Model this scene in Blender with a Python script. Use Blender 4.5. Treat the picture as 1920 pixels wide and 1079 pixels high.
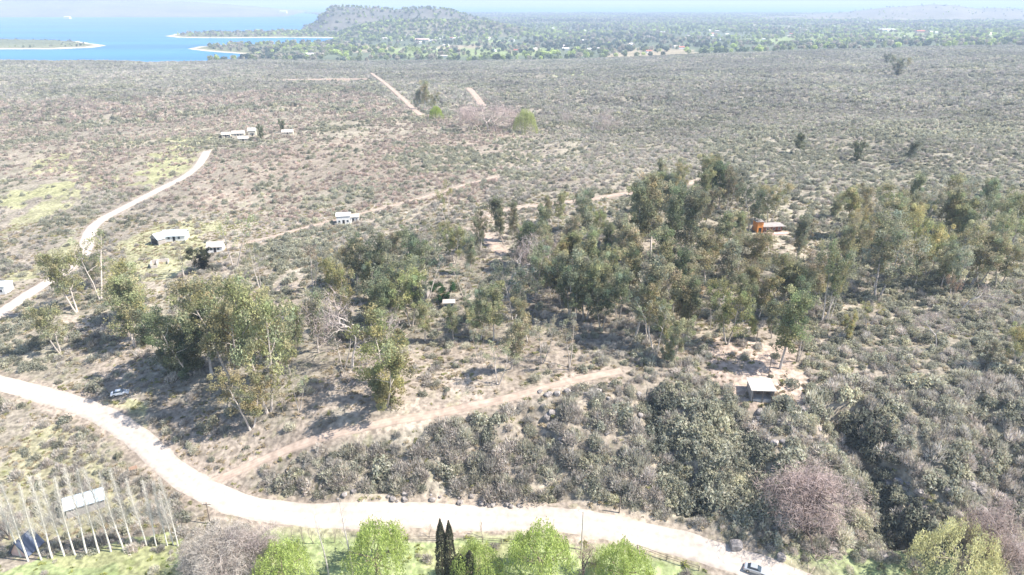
import bpy, math, random
import numpy as np
R = math.radians
for o in list(bpy.data.objects): bpy.data.objects.remove(o)
C = bpy.context.scene.collection
sc = bpy.context.scene
rng = np.random.default_rng(11)
random.seed(5)

# ------------------------------------------------------------------ camera, sky, sun, exposure
CAMZ, PITCH, FPX = 100.0, R(22.6), 1297.0
cam = bpy.data.cameras.new('camera'); co = bpy.data.objects.new('camera', cam); C.objects.link(co)
co.location = (0, 0, CAMZ); co.rotation_euler = (R(90) - PITCH, 0, 0)
cam.sensor_width = 36; cam.lens = 36 * FPX / 1920; cam.clip_end = 90000; cam.clip_start = 0.5
sc.camera = co
SUN_EL = R(49)
sdir = np.array([1.0, -0.16, 0]); sdir /= np.linalg.norm(sdir)          # towards the sun, on the ground
sun3 = np.array([sdir[0]*math.cos(SUN_EL), sdir[1]*math.cos(SUN_EL), math.sin(SUN_EL)])
w = bpy.data.worlds.new('World'); sc.world = w; w.use_nodes = True
nt = w.node_tree; bg = nt.nodes['Background']
sky = nt.nodes.new('ShaderNodeTexSky'); sky.sky_type = 'NISHITA'; sky.sun_disc = False
sky.sun_elevation = SUN_EL; sky.sun_rotation = math.atan2(sdir[0], sdir[1]); sky.altitude = 700
sky.dust_density = 1.0; sky.air_density = 1.0
nt.links.new(sky.outputs[0], bg.inputs[0]); bg.inputs[1].default_value = 0.13
sl = bpy.data.lights.new('sun', 'SUN'); sl.energy = 5.0; sl.angle = R(0.5); sl.color = (1.0, 0.94, 0.86)
so = bpy.data.objects.new('sun', sl); C.objects.link(so)
from mathutils import Vector, Matrix
so.rotation_euler = Vector(sun3.tolist()).to_track_quat('Z', 'Y').to_euler()
sc.view_settings.view_transform = 'Standard'; sc.view_settings.look = 'None'
sc.view_settings.exposure = 1.2; sc.view_settings.gamma = 1.0
try: sc.view_settings.use_curve_mapping = False
except Exception: pass

# ------------------------------------------------------------------ small helpers
def ray(px, py):
    px, py = np.broadcast_arrays(np.asarray(px, float), np.asarray(py, float))
    cp, sp = math.cos(PITCH), math.sin(PITCH)
    return np.stack([px - 960, FPX*cp + (539.5 - py)*sp, -FPX*sp + (539.5 - py)*cp], -1)
def flat(px, py, z):
    d = ray(px, py); t = (z - CAMZ)/d[..., 2]
    return d[..., 0]*t, d[..., 1]*t
def vnoise(x, y, seed=0):
    x = np.asarray(x, float); y = np.asarray(y, float)
    xi = np.floor(x).astype(np.int64); yi = np.floor(y).astype(np.int64); fx = x - xi; fy = y - yi
    fx = fx*fx*(3-2*fx); fy = fy*fy*(3-2*fy)
    def h(a, b):
        n = (a*374761393 + b*668265263 + seed*362437) & 0xffffffff
        n = ((n ^ (n >> 13))*1274126177) & 0xffffffff
        return ((n ^ (n >> 16)) & 0xffff)/65535.0
    return (h(xi, yi)*(1-fx)+h(xi+1, yi)*fx)*(1-fy) + (h(xi, yi+1)*(1-fx)+h(xi+1, yi+1)*fx)*fy
def fbm(x, y, o=4, seed=0):
    s = 0; a = 1; t = 0
    for i in range(o):
        s = s + a*vnoise(x*2**i, y*2**i, seed+i*7); t += a; a *= .5
    return s/t
def sstep(a, b, v):
    t = np.clip((v-a)/(b-a), 0, 1); return t*t*(3-2*t)
def inpoly(x, y, poly):
    x = np.asarray(x, float); y = np.asarray(y, float); r = np.zeros(x.shape, bool); n = len(poly)
    for i in range(n):
        x1, y1 = poly[i]; x2, y2 = poly[(i+1) % n]
        c = ((y1 > y) != (y2 > y)) & (x < (x2-x1)*(y-y1)/(y2-y1+1e-9)+x1)
        r ^= c
    return r
def polydist(x, y, pl):
    best = np.full(np.shape(x), 1e9)
    for (x1, y1), (x2, y2) in zip(pl[:-1], pl[1:]):
        dx, dy = x2-x1, y2-y1; L = dx*dx+dy*dy+1e-9
        t = np.clip(((x-x1)*dx+(y-y1)*dy)/L, 0, 1)
        best = np.minimum(best, np.hypot(x-(x1+t*dx), y-(y1+t*dy)))
    return best

# ------------------------------------------------------------------ terrain heights
CP = [(0,1079,-1),(480,1079,-1),(960,1079,-1),(1400,1079,-1),(1900,1079,0),(1700,1055,.5),(-500,1079,-1),(2400,1079,2),
(0,1040,-1),(300,1010,-.5),(100,880,0),(0,800,2),(-400,800,2),(450,955,0),(700,975,0),(1000,975,0),(1250,1005,0),(1400,1060,-.5),
(330,890,1),(250,820,2),(130,760,3.5),(0,725,4.6),(-150,690,5.5),(0,600,6.5),(80,520,7.5),(160,470,8.5),(170,420,9.5),(250,370,10.5),(330,330,11.5),(385,290,13),
(560,935,1),(900,935,1),(1250,965,1.5),(1500,1020,1),(1700,1015,2),(1900,1030,3),(2300,1000,6),
(700,870,6),(1000,850,8),(1300,860,8.5),(1600,880,9),(1850,900,10),(450,870,3),(600,825,8),(750,790,11),(900,760,13),(1050,720,15),
(1150,700,16),(1300,730,15.5),(1425,725,16),(1600,740,16.5),(1850,740,18),(2300,740,20),(300,760,5.5),(400,720,8),(600,720,13),(200,620,8),(300,560,9),(500,560,12.5),
(720,680,14),(900,620,16),(1200,600,18),(1500,600,19),(1850,600,20),(1200,500,19),(1500,430,21),(1850,450,22),(900,450,19),(600,450,15),(2400,450,26),
(650,410,15),(300,450,11),(450,400,13),(100,350,8),(0,400,6),(-500,400,2),(100,250,2),(0,200,-5),(-500,200,-10),
(450,300,17),(600,260,18),(720,235,18),(850,260,18),(1000,260,17),(1300,300,20),(1600,300,22),(1900,270,24),(2400,270,28),
(450,252,11),(300,250,6),(450,200,3),(300,160,-6),(100,150,-12),(0,122,-28),(-500,122,-28),(300,120,-31),(550,119,-31),(700,150,-9),(800,200,4),(900,150,-8),(1000,130,-16),
(1200,150,-5),(1300,105,-16),(1600,100,-6),(1900,90,2),(2400,90,10),(1500,200,12),(1900,180,15),(2400,180,22),(1200,220,10),
(650,112,-38),(900,104,-38),(1100,112,-32),(700,75,-41),(1000,60,-41),(1300,60,-38),(1600,70,-30),(1900,60,-22),(2400,60,-15),(1000,32,-43),(1500,28,-43),(1900,28,-42),(2400,28,-42),(600,40,-43)]
cp = np.array(CP, float)
cx, cy = flat(cp[:, 0], cp[:, 1], cp[:, 2])
def warp(x, y):
    yy = np.maximum(y, 60.0); return x/yy, np.log(yy)
cu, cv = warp(cx, cy)
def U(r2): return r2*np.log(r2+1e-12)
n = len(cp)
K = U((cu[:, None]-cu)**2 + (cv[:, None]-cv)**2) + np.eye(n)*0.004
Pm = np.stack([np.ones(n), cu, cv], 1)
A = np.block([[K, Pm], [Pm.T, np.zeros((3, 3))]])
W = np.linalg.solve(A, np.concatenate([cp[:, 2], np.zeros(3)]))
def tps(x, y):
    u, v = warp(np.asarray(x, float), np.asarray(y, float))
    u = np.clip(u, -1.15, 1.15); sh = u.shape; u = u.ravel(); v = np.minimum(v.ravel(), math.log(9000))
    out = np.empty(len(u))
    for i in range(0, len(u), 20000):
        a = u[i:i+20000]; b = v[i:i+20000]
        out[i:i+20000] = U((a[:, None]-cu)**2+(b[:, None]-cv)**2) @ W[:n] + W[n] + W[n+1]*a + W[n+2]*b
    return out.reshape(sh)
ROWS = np.concatenate([np.arange(-300, 72, 12.0), np.arange(72, 250, .6), np.geomspace(250, 2000, 250), np.geomspace(2020, 30000, 110)])
COLS = np.linspace(-1.35, 1.35, 520)
GY = np.repeat(ROWS[:, None], len(COLS), 1)
GX = COLS[None, :]*np.maximum(GY, 110.0)
Z0 = tps(GX, GY)
def gsample(Zg, x, y):
    x = np.asarray(x, float); y = np.asarray(y, float)
    r = np.interp(y, ROWS, np.arange(len(ROWS))); c = (x/np.maximum(y, 110.0)-COLS[0])/(COLS[1]-COLS[0])
    r = np.clip(r, 0, len(ROWS)-1.001); c = np.clip(c, 0, len(COLS)-1.001)
    ri = r.astype(int); ci = c.astype(int); fr = r-ri; fc = c-ci
    return (Zg[ri, ci]*(1-fc)+Zg[ri, ci+1]*fc)*(1-fr)+(Zg[ri+1, ci]*(1-fc)+Zg[ri+1, ci+1]*fc)*fr
TT = np.geomspace(60, 9000, 2600)
def hit(px, py, Zg=None):
    Zg = ZG if Zg is None else Zg
    d = ray(px, py); d = d/np.linalg.norm(d, axis=-1, keepdims=True)
    P = d[..., None, :]*TT[:, None]
    below = (CAMZ+P[..., 2]) < gsample(Zg, P[..., 0], P[..., 1])
    i = np.argmax(below, -1)
    if np.ndim(i) == 0:
        if not below.any(): i = len(TT)-1
        return P[i, 0], P[i, 1]
    i = np.where(below.any(-1), i, len(TT)-1)
    return (np.take_along_axis(P[..., 0], i[..., None], -1)[..., 0], np.take_along_axis(P[..., 1], i[..., None], -1)[..., 0])
def hits(pts, Zg=None):
    a = np.array(pts, float); x, y = hit(a[:, 0], a[:, 1], Zg); return list(zip(x.tolist(), y.tolist()))
def smooth(pl, k=3):
    for _ in range(k):
        q = [pl[0]]
        for a, b in zip(pl[:-1], pl[1:]):
            q.append((a[0]*.75+b[0]*.25, a[1]*.75+b[1]*.25)); q.append((a[0]*.25+b[0]*.75, a[1]*.25+b[1]*.75))
        q.append(pl[-1]); pl = q
    return pl
def road_line(pts): return smooth(hits(pts, Z0))
# roads: centre lines
R_MAIN = road_line([(1560,1120),(1470,1084),(1370,1052),(1260,1013),(1150,990),(1000,974),(850,970),(700,973),(580,970),(470,957),(390,925),(330,888),(290,850),(245,810),(185,775),(120,752),(50,732),(-30,712),(-90,680),(-60,630),(0,588),(60,548),(120,513),(158,478),(165,440),(180,418),(240,386),(300,355),(345,333),(375,310),(388,284)])
R_TRACK = road_line([(395,905),(470,872),(560,835),(660,808),(760,787),(860,768),(960,748),(1040,722),(1100,708),(1165,696)])
R_UP = road_line([(940,475),(905,440),(893,425),(905,407),(960,392),(1030,383),(1110,375),(1180,362),(1260,352),(1330,335)])
R_MID = road_line([(440,462),(520,442),(600,420),(680,400),(780,375),(880,345),(930,332)])
R_FAR = road_line([(790,218),(765,195),(735,168),(712,150),(695,138)])
R_LANE = road_line([(905,200),(893,182),(878,166)])
R_FLD = road_line([(530,153),(620,151),(690,151)])
R_PATH2 = road_line([(1340,640),(1400,655),(1480,660),(1490,690),(1470,740)])
ROADS = [(R_MAIN, 6.5), (R_TRACK, 2.6), (R_UP, 4.5), (R_MID, 2.2), (R_FAR, 6.5), (R_LANE, 7), (R_FLD, 13)]
# relief
near = sstep(2500, 1200, GY)
bump = (fbm(GX/9, GY/9, 4, 3)-.5)*1.6 + (fbm(GX/2.2, GY/2.2, 3, 9)-.5)*.8
big = (fbm(GX/60, GY/60, 3, 21)-.5)*8.5*sstep(230, 420, GY) + (fbm(GX/260, GY/260, 3, 22)-.5)*12*sstep(500, 1000, GY)
rd = np.full(GX.shape, 1e9)
selr = GY < 2000
for pl, wd in ROADS:
    dd = np.full(GX.shape, 1e9); m = selr & (GX > min(p[0] for p in pl)-40) & (GX < max(p[0] for p in pl)+40) & (GY > min(p[1] for p in pl)-40) & (GY < max(p[1] for p in pl)+40)
    dd[m] = polydist(GX[m], GY[m], pl)-wd/2
    rd = np.minimum(rd, dd)
rough = sstep(.5, 5, rd)
slopez = hits([(560,930),(900,938),(1250,962),(1500,1020),(1900,1040),(2200,900),(1900,740),(1500,760),(1200,730),(1000,760),(700,830),(560,880)], Z0)
onslope = inpoly(GX, GY, slopez)
amp = np.where(onslope, 1.5, .45)
flatlow = sstep(3, 0.5, Z0)*sstep(200, 150, GY)
amp = amp*(1-.85*flatlow)
gul = np.zeros(GX.shape)
for ln, dp, wd in (([(1590,770),(1625,850),(1655,930),(1690,1005)], 6.5, 6), ([(1225,750),(1250,820),(1285,900),(1300,955)], 3.5, 4.5), ([(985,775),(1010,840),(1040,915)], 2.2, 4), ([(1390,800),(1400,870),(1390,940)], 2.5, 4), ([(1840,770),(1880,860),(1910,960)], 3.5, 6), ([(690,845),(720,900)], 1.6, 4)):
    m = GY < 230; dd = np.full(GX.shape, 1e9); dd[m] = polydist(GX[m]+(fbm(GX[m]/7, GY[m]/7, 3, 33)-.5)*6, GY[m], hits(ln, Z0)); gul -= dp*np.exp(-(dd/wd)**2)
gul *= onslope
ZG = Z0 + gul + bump*amp*rough*near*sstep(60, 90, GY) + big*near*sstep(4, 40, rd)
far = GY > 1750
ZG = np.where(far, np.maximum(ZG, -44.0) + (fbm(GX/300, GY/300, 3, 30)-.5)*5*sstep(1750, 2600, GY), ZG)
LAKE = -45.0
def fl(pts, z=LAKE): 
    a = np.array(pts, float); x, y = flat(a[:, 0], a[:, 1], z); return list(zip(x.tolist(), y.tolist()))
lakepoly = fl([(-900,116),(500,116),(560,108),(600,92),(640,70),(660,60),(640,34),(560,24),(-900,24)])
ZG = np.where(inpoly(GX, GY, lakepoly) | (GY > 9300) | ((GY > 1700) & (GX < -.42*GY) & (GY < 2100)), -62.0, ZG)
def H(x, y): return gsample(ZG, x, y)
def Hf(x, y): return float(gsample(ZG, np.array([x]), np.array([y]))[0])

# ------------------------------------------------------------------ materials
def lk(nt, a, b): nt.links.new(a, b)
def mat(name, col=(.5,.5,.5), rough=.8, metal=0, noise=0.0, nscale=4, bump=0.0, spec=.3):
    m = bpy.data.materials.new(name); m.use_nodes = True; t = m.node_tree; b = t.nodes['Principled BSDF']
    b.inputs['Roughness'].default_value = rough; b.inputs['Metallic'].default_value = metal
    b.inputs['Specular IOR Level'].default_value = spec
    b.inputs['Base Color'].default_value = (*col, 1)
    if noise:
        tc = t.nodes.new('ShaderNodeTexCoord'); nz = t.nodes.new('ShaderNodeTexNoise'); nz.inputs['Scale'].default_value = nscale
        nz.inputs['Detail'].default_value = 6
        lk(t, tc.outputs['Object'], nz.inputs['Vector'])
        r = t.nodes.new('ShaderNodeValToRGB')
        r.color_ramp.elements[0].position = .3; r.color_ramp.elements[1].position = .7
        r.color_ramp.elements[0].color = (*[c*(1-noise) for c in col], 1); r.color_ramp.elements[1].color = (*[min(1, c*(1+noise*.6)) for c in col], 1)
        lk(t, nz.outputs['Fac'], r.inputs['Fac']); lk(t, r.outputs['Color'], b.inputs['Base Color'])
        if bump:
            bp = t.nodes.new('ShaderNodeBump'); bp.inputs['Strength'].default_value = bump; lk(t, nz.outputs['Fac'], bp.inputs['Height']); lk(t, bp.outputs[0], b.inputs['Normal'])
    return m
def veg_mat(name, transl=.25, attr='tint', noise=True):
    m = bpy.data.materials.new(name); m.use_nodes = True; t = m.node_tree; t.nodes.clear()
    out = t.nodes.new('ShaderNodeOutputMaterial'); at = t.nodes.new('ShaderNodeAttribute'); at.attribute_type = 'INSTANCER'; at.attribute_name = attr
    tn = t.nodes.new('ShaderNodeAttribute'); tn.attribute_name = 'tone'
    mu = t.nodes.new('ShaderNodeVectorMath'); mu.operation = 'MULTIPLY'
    lk(t, at.outputs['Color'], mu.inputs[0]); lk(t, tn.outputs['Color'], mu.inputs[1])
    d = t.nodes.new('ShaderNodeBsdfDiffuse'); lk(t, mu.outputs[0], d.inputs['Color'])
    if transl:
        tr = t.nodes.new('ShaderNodeBsdfTranslucent'); lk(t, mu.outputs[0], tr.inputs['Color'])
        mx = t.nodes.new('ShaderNodeMixShader'); mx.inputs[0].default_value = transl
        lk(t, d.outputs[0], mx.inputs[1]); lk(t, tr.outputs[0], mx.inputs[2]); lk(t, mx.outputs[0], out.inputs[0])
    else: lk(t, d.outputs[0], out.inputs[0])
    return m
M_leaf = veg_mat('leaves', .42); M_twig = veg_mat('twigs', .3); M_bark = veg_mat('bark', 0, 'bark_tint')

def ground_mat():
    m = bpy.data.materials.new('ground_soil'); m.use_nodes = True; t = m.node_tree; b = t.nodes['Principled BSDF']
    b.inputs['Roughness'].default_value = 1; b.inputs['Specular IOR Level'].default_value = .05
    at = t.nodes.new('ShaderNodeAttribute'); at.attribute_name = 'col'
    tc = t.nodes.new('ShaderNodeTexCoord')
    def nz(s, d, seed=0):
        k = t.nodes.new('ShaderNodeTexNoise'); k.inputs['Scale'].default_value = s; k.inputs['Detail'].default_value = d
        lk(t, tc.outputs['Object'], k.inputs['Vector']); return k
    a = nz(.9, 8); c = nz(.11, 6); e = nz(.013, 5)
    def ramp(k, p0, v0, p1, v1):
        r = t.nodes.new('ShaderNodeMapRange'); r.inputs['From Min'].default_value = p0; r.inputs['From Max'].default_value = p1
        r.inputs['To Min'].default_value = v0; r.inputs['To Max'].default_value = v1; lk(t, k.outputs['Fac'], r.inputs['Value']); return r
    ra = ramp(a, .35, .62, .65, 1.28); rc = ramp(c, .35, .78, .65, 1.18); re = ramp(e, .35, .85, .65, 1.15)
    m1 = t.nodes.new('ShaderNodeMath'); m1.operation = 'MULTIPLY'; lk(t, ra.outputs[0], m1.inputs[0]); lk(t, rc.outputs[0], m1.inputs[1])
    m2 = t.nodes.new('ShaderNodeMath'); m2.operation = 'MULTIPLY'; lk(t, m1.outputs[0], m2.inputs[0]); lk(t, re.outputs[0], m2.inputs[1])
    s = t.nodes.new('ShaderNodeVectorMath'); s.operation = 'SCALE'; lk(t, at.outputs['Color'], s.inputs[0]); lk(t, m2.outputs[0], s.inputs['Scale'])
    # thin greenish weeds between the soil
    g = nz(.35, 7); rg = ramp(g, .55, 0, .7, .5)
    mx = t.nodes.new('ShaderNodeMix'); mx.data_type = 'RGBA'; mx.blend_type = 'MULTIPLY'; lk(t, rg.outputs[0], mx.inputs['Factor'])
    lk(t, s.outputs[0], mx.inputs['A']); mx.inputs['B'].default_value = (.62, .72, .45, 1)
    lk(t, mx.outputs['Result'], b.inputs['Base Color'])
    bp = t.nodes.new('ShaderNodeBump'); bp.inputs['Strength'].default_value = .6; bp.inputs['Distance'].default_value = .4
    lk(t, a.outputs['Fac'], bp.inputs['Height']); lk(t, bp.outputs[0], b.inputs['Normal'])
    return m
M_ground = ground_mat()
M_gravel = mat('pale_gravel', (.50,.43,.365), 1, 0, .2, .8, .3, .1)
M_dirt = mat('dusty_dirt', (.41,.32,.255), 1, 0, .28, .6, .3, .1)
M_rock = mat('granite_rock', (.30,.27,.25), .95, 0, .55, 1.3, .8, .2)
M_white = mat('white_paint', (.70,.69,.66), .7, 0, .08, 1.5)
M_tin = mat('pale_tin_roof', (.66,.72,.74), .45, .2, .15, .8)
M_conc = mat('raw_concrete', (.46,.43,.40), .9, 0, .2, 1.2)
M_roofw = mat('chalky_roof_sheet', (.50,.45,.40), .8, 0, .2, 1)
M_dark = mat('dark_opening', (.03,.03,.035), .5)
M_wall = mat('grey_render', (.34,.31,.29), .9, 0, .2, 1)
M_beige = mat('beige_render', (.62,.55,.44), .9, 0, .15, 1)
M_red = mat('red_roof_tile', (.48,.17,.12), .85, 0, .2, 2)
M_pink = mat('faded_pink_wall', (.60,.42,.36), .9, 0, .15, 1)
M_orange = mat('orange_wall', (.75,.30,.08), .8, 0, .15, 1)
M_wood = mat('weathered_wood', (.20,.16,.13), .9, 0, .35, 3, .3)
M_glass = mat('window_glass', (.05,.07,.09), .08, 0, spec=.6)
M_tyre = mat('tyre_rubber', (.02,.02,.02), .9); M_rim = mat('alloy_rim', (.5,.5,.5), .3, .8)
M_silver = mat('silver_car_paint', (.55,.57,.60), .25, .5, spec=.5); M_wcar = mat('white_car_paint', (.8,.8,.8), .25, 0, spec=.5)
M_lamp = mat('lamp_lens', (.7,.68,.6), .2)
for m_ in (M_gravel, M_dirt):
    t = m_.node_tree; b = t.nodes['Principled BSDF']; src = b.inputs['Base Color'].links[0].from_socket
    at = t.nodes.new('ShaderNodeAttribute'); at.attribute_name = 'tone'; mu = t.nodes.new('ShaderNodeVectorMath'); mu.operation = 'MULTIPLY'
    lk(t, src, mu.inputs[0]); lk(t, at.outputs['Color'], mu.inputs[1]); lk(t, mu.outputs[0], b.inputs['Base Color'])
def water_mat():
    m = bpy.data.materials.new('lake_water'); m.use_nodes = True; t = m.node_tree; b = t.nodes['Principled BSDF']
    tc = t.nodes.new('ShaderNodeTexCoord'); mp = t.nodes.new('ShaderNodeMapping'); mp.inputs['Scale'].default_value = (.0006, .004, 1)
    nz = t.nodes.new('ShaderNodeTexNoise'); nz.inputs['Scale'].default_value = 1; nz.inputs['Detail'].default_value = 5
    lk(t, tc.outputs['Object'], mp.inputs[0]); lk(t, mp.outputs[0], nz.inputs['Vector'])
    r = t.nodes.new('ShaderNodeValToRGB'); r.color_ramp.elements[0].position = .42; r.color_ramp.elements[1].position = .6
    r.color_ramp.elements[0].color = (.01, .12, .33, 1); r.color_ramp.elements[1].color = (.025, .18, .40, 1)
    lk(t, nz.outputs['Fac'], r.inputs['Fac']); lk(t, r.outputs['Color'], b.inputs['Base Color'])
    b.inputs['Roughness'].default_value = .35; b.inputs['IOR'].default_value = 1.2
    n2 = t.nodes.new('ShaderNodeTexNoise'); n2.inputs['Scale'].default_value = .25; n2.inputs['Detail'].default_value = 4
    lk(t, tc.outputs['Object'], n2.inputs['Vector'])
    bp = t.nodes.new('ShaderNodeBump'); bp.inputs['Strength'].default_value = .5; bp.inputs['Distance'].default_value = .6
    lk(t, n2.outputs['Fac'], bp.inputs['Height']); lk(t, bp.outputs[0], b.inputs['Normal'])
    return m
M_water = water_mat()

# ------------------------------------------------------------------ object helpers
def mesh_np(name, V, F, m=None, tone=None, smooth_=False):
    me = bpy.data.meshes.new(name); V = np.asarray(V, np.float32)
    if isinstance(F, np.ndarray):
        me.vertices.add(len(V)); me.vertices.foreach_set('co', V.ravel()); k = F.shape[1]
        me.loops.add(F.size); me.loops.foreach_set('vertex_index', F.ravel().astype(np.int32))
        me.polygons.add(len(F)); me.polygons.foreach_set('loop_start', np.arange(0, F.size, k, dtype=np.int32))
        me.update(calc_edges=True); me.validate()
    else:
        me.from_pydata(V.tolist(), [], [list(map(int, f)) for f in F])
    if m: me.materials.append(m)
    if tone is not None:
        a = me.color_attributes.new('tone', 'FLOAT_COLOR', 'POINT'); a.data.foreach_set('color', np.asarray(tone, np.float32).ravel())
    if smooth_: me.polygons.foreach_set('use_smooth', [True]*len(me.polygons))
    return me
def link(name, me, parent=None, loc=None):
    o = bpy.data.objects.new(name, me); C.objects.link(o)
    if parent: o.parent = parent
    if loc is not None: o.location = loc
    return o
def tag(o, label=None, cat=None, group=None, kind=None):
    if label: o['label'] = label
    if cat: o['category'] = cat
    if group: o['group'] = group
    if kind: o['kind'] = kind
    return o
def thing(name, label, cat, loc=(0,0,0), rz=0, group=None):
    o = bpy.data.objects.new(name, None); C.objects.link(o); o.location = loc; o.rotation_euler = (0, 0, rz); o.empty_display_size = .5
    return tag(o, label, cat, group)
def copy_thing(root, loc=None, rz=None, label=None, group=None, scale=None):
    r = root.copy(); C.objects.link(r)
    if loc is not None: r.location = loc
    if rz is not None: r.rotation_euler = (0, 0, rz)
    if scale is not None: r.scale = scale
    if label: r['label'] = label
    if group: r['group'] = group
    for ch in list(root.children):
        c = ch.copy(); C.objects.link(c); c.parent = r
        for g in ch.children:
            d = g.copy(); C.objects.link(d); d.parent = c
    return r
class MB:
    def __init__(s): s.V = []; s.F = []
    def add(s, V, F):
        b = len(s.V); s.V += [tuple(v) for v in V]; s.F += [tuple(i+b for i in f) for f in F]; return s
    def box(s, x0, x1, y0, y1, z0, z1):
        return s.add([(x0,y0,z0),(x1,y0,z0),(x1,y1,z0),(x0,y1,z0),(x0,y0,z1),(x1,y0,z1),(x1,y1,z1),(x0,y1,z1)],
                     [(0,3,2,1),(4,5,6,7),(0,1,5,4),(1,2,6,5),(2,3,7,6),(3,0,4,7)])
    def tube(s, pts, rad, k=6):
        pts = [Vector(p) for p in pts]; V = []; F = []
        for i, p in enumerate(pts):
            d = (pts[min(i+1, len(pts)-1)]-pts[max(i-1, 0)]).normalized(); a = d.orthogonal().normalized(); b = d.cross(a)
            if i == 0: a0 = a
            else:
                a = (a0-d*a0.dot(d)).normalized(); b = d.cross(a); a0 = a
            for j in range(k):
                t = 2*math.pi*j/k; V.append(p+(a*math.cos(t)+b*math.sin(t))*rad[i])
        for i in range(len(pts)-1):
            for j in range(k): F.append((i*k+j, i*k+(j+1) % k, (i+1)*k+(j+1) % k, (i+1)*k+j))
        F.append(tuple(range(k-1, -1, -1))); F.append(tuple(range((len(pts)-1)*k, len(pts)*k)))
        return s.add(V, F)
    def mesh(s, name, m, tone=None, smooth_=False):
        return mesh_np(name, np.array(s.V), s.F, m, None if tone is None else np.tile(tone, (len(s.V), 1)), smooth_)
    def build(s, name, m, parent=None, smooth_=False): return link(name, s.mesh(name, m, None, smooth_), parent)

# ------------------------------------------------------------------ ground
def zone(pts): return hits(pts)
zn = lambda: None
x = GX; y = GY
wx = x + (fbm(x/14, y/14, 3, 41)-.5)*np.clip(y*.07, 5, 60); wy = y + (fbm(x/14, y/14, 3, 42)-.5)*np.clip(y*.12, 6, 120)
soil = np.array([.29,.24,.195]); dry = np.array([.27,.25,.19]); grey = np.array([.21,.185,.155]); lawn = np.array([.27,.31,.15]); ygrass = np.array([.34,.335,.18])
n1 = fbm(x/22, y/22, 4, 50)[..., None]; n2 = fbm(x/70, y/70, 3, 51)[..., None]
col = soil*(1-n1)+dry*n1
col = col*(1-.35*sstep(.45, .65, n2)) + grey*.35*sstep(.45, .65, n2)
fd = sstep(700, 1700, GY)[..., None]
scrub = np.array([.20,.185,.15])
rs = (sstep(.05, .3, GX/np.maximum(GY, 1))*sstep(220, 330, GY))[..., None]*.55; col = col*(1-rs)+np.array([.20,.19,.15])*rs
col = col*(1-fd)+scrub*fd
col = np.where((GY > 1650)[..., None], np.array([.13,.15,.10]), col)
def paint(pts, c, k=1.0, pre=False):
    global col
    m = inpoly(wx, wy, pts if pre else zone(pts))[..., None]*k
    col = col*(1-m)+np.array(c)*m
paint([(-100,1046),(120,1048),(330,1025),(345,1079),(380,1200),(-200,1200)], lawn)
paint([(70,1052),(330,1030),(330,1079),(110,1079)], ygrass, .7)
paint([(470,1000),(700,1000),(1000,1002),(1180,1028),(1300,1060),(1330,1100),(1300,1200),(450,1200),(470,1060)], lawn)
paint([(770,1018),(960,1020),(960,1050),(780,1060)], ygrass, .7)
paint([(1120,1000),(1250,1030),(1330,1060),(1200,1040)], ygrass, .8)
paint([(1430,1062),(1520,1040),(1700,1040),(1920,1050),(1920,1100),(1480,1110)], lawn, .85)
paint([(60,800),(200,850),(260,900),(250,1000),(40,1030),(0,900)], ygrass, .45)
paint([(190,740),(270,760),(290,800),(240,790)], ygrass, .7)
paint([(0,390),(120,370),(160,350),(180,330),(60,350),(0,360)], ygrass, .8)
paint([(0,430),(70,390),(150,360),(190,330),(230,330),(120,390),(0,450)], ygrass, .6)
paint([(230,355),(300,345),(370,310),(370,270),(420,255),(330,260),(300,290)], ygrass, .8)
paint([(80,290),(160,290),(170,320),(60,325)], ygrass, .7)
paint([(90,490),(140,440),(150,470),(100,510),(0,530),(0,500)], ygrass, .6)
paint([(230,450),(290,420),(390,420),(400,450),(360,520),(230,510)], ygrass, .6)
paint([(150,590),(240,590),(300,640),(240,700),(130,670),(100,640)], soil*1.15, .7)
paint([(760,640),(1000,640),(1200,700),(1000,720),(820,760),(700,790),(560,800),(540,740)], soil*1.12, .7)
paint([(1330,630),(1500,650),(1510,760),(1380,765),(1300,700)], (.42,.33,.27), .8)
paint([(300,700),(330,730),(440,800),(620,790),(560,830),(380,890),(310,850)], soil*1.1, .6)
paint([(420,540),(560,520),(560,600),(430,620)], soil*1.15, .6)
paint([(880,395),(960,380),(960,480),(880,460)], soil*1.2, .6)
paint([(660,260),(900,240),(1000,290),(800,330),(400,330),(450,300)], soil, .5)
# far fields
for pts in ([(700,96),(760,88),(1040,90),(1030,104),(880,106),(760,108)], [(1000,120),(1100,126),(1130,146),(1040,142)],
            [(1380,74),(1560,62),(1640,72),(1480,84)], [(1600,60),(1900,56),(1880,72),(1700,76)], [(860,78),(960,74),(960,82),(870,84)]):
    paint(pts, (.32,.38,.15), .55)
for pts in ([(600,88),(700,86),(760,90),(690,98),(600,96)], [(1110,112),(1180,90),(1280,92),(1380,112),(1260,120)], [(820,86),(900,84),(900,90),(820,92)]):
    paint(pts, (.42,.34,.24), .7)
paint([(1130,60),(1400,34),(1900,34),(1900,52),(1400,58)], (.2,.24,.12), .5)
# gravel spilled on the verges
shoulder = sstep(2.2, 0.1, rd)[..., None]*.55*(GY < 700)[..., None]
col = col*(1-shoulder)+np.array([.36,.29,.235])*shoulder
idx = np.arange(GX.size).reshape(GX.shape)
Fq = np.stack([idx[:-1, :-1], idx[:-1, 1:], idx[1:, 1:], idx[1:, :-1]], -1).reshape(-1, 4)
gme = mesh_np('ground', np.stack([GX, GY, ZG], -1).reshape(-1, 3), Fq, M_ground, smooth_=True)
a = gme.color_attributes.new('col', 'FLOAT_COLOR', 'POINT'); a.data.foreach_set('color', np.concatenate([col, np.ones(col.shape[:2]+(1,))], -1).astype(np.float32).ravel())
tag(link('ground', gme), kind='structure')

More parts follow.
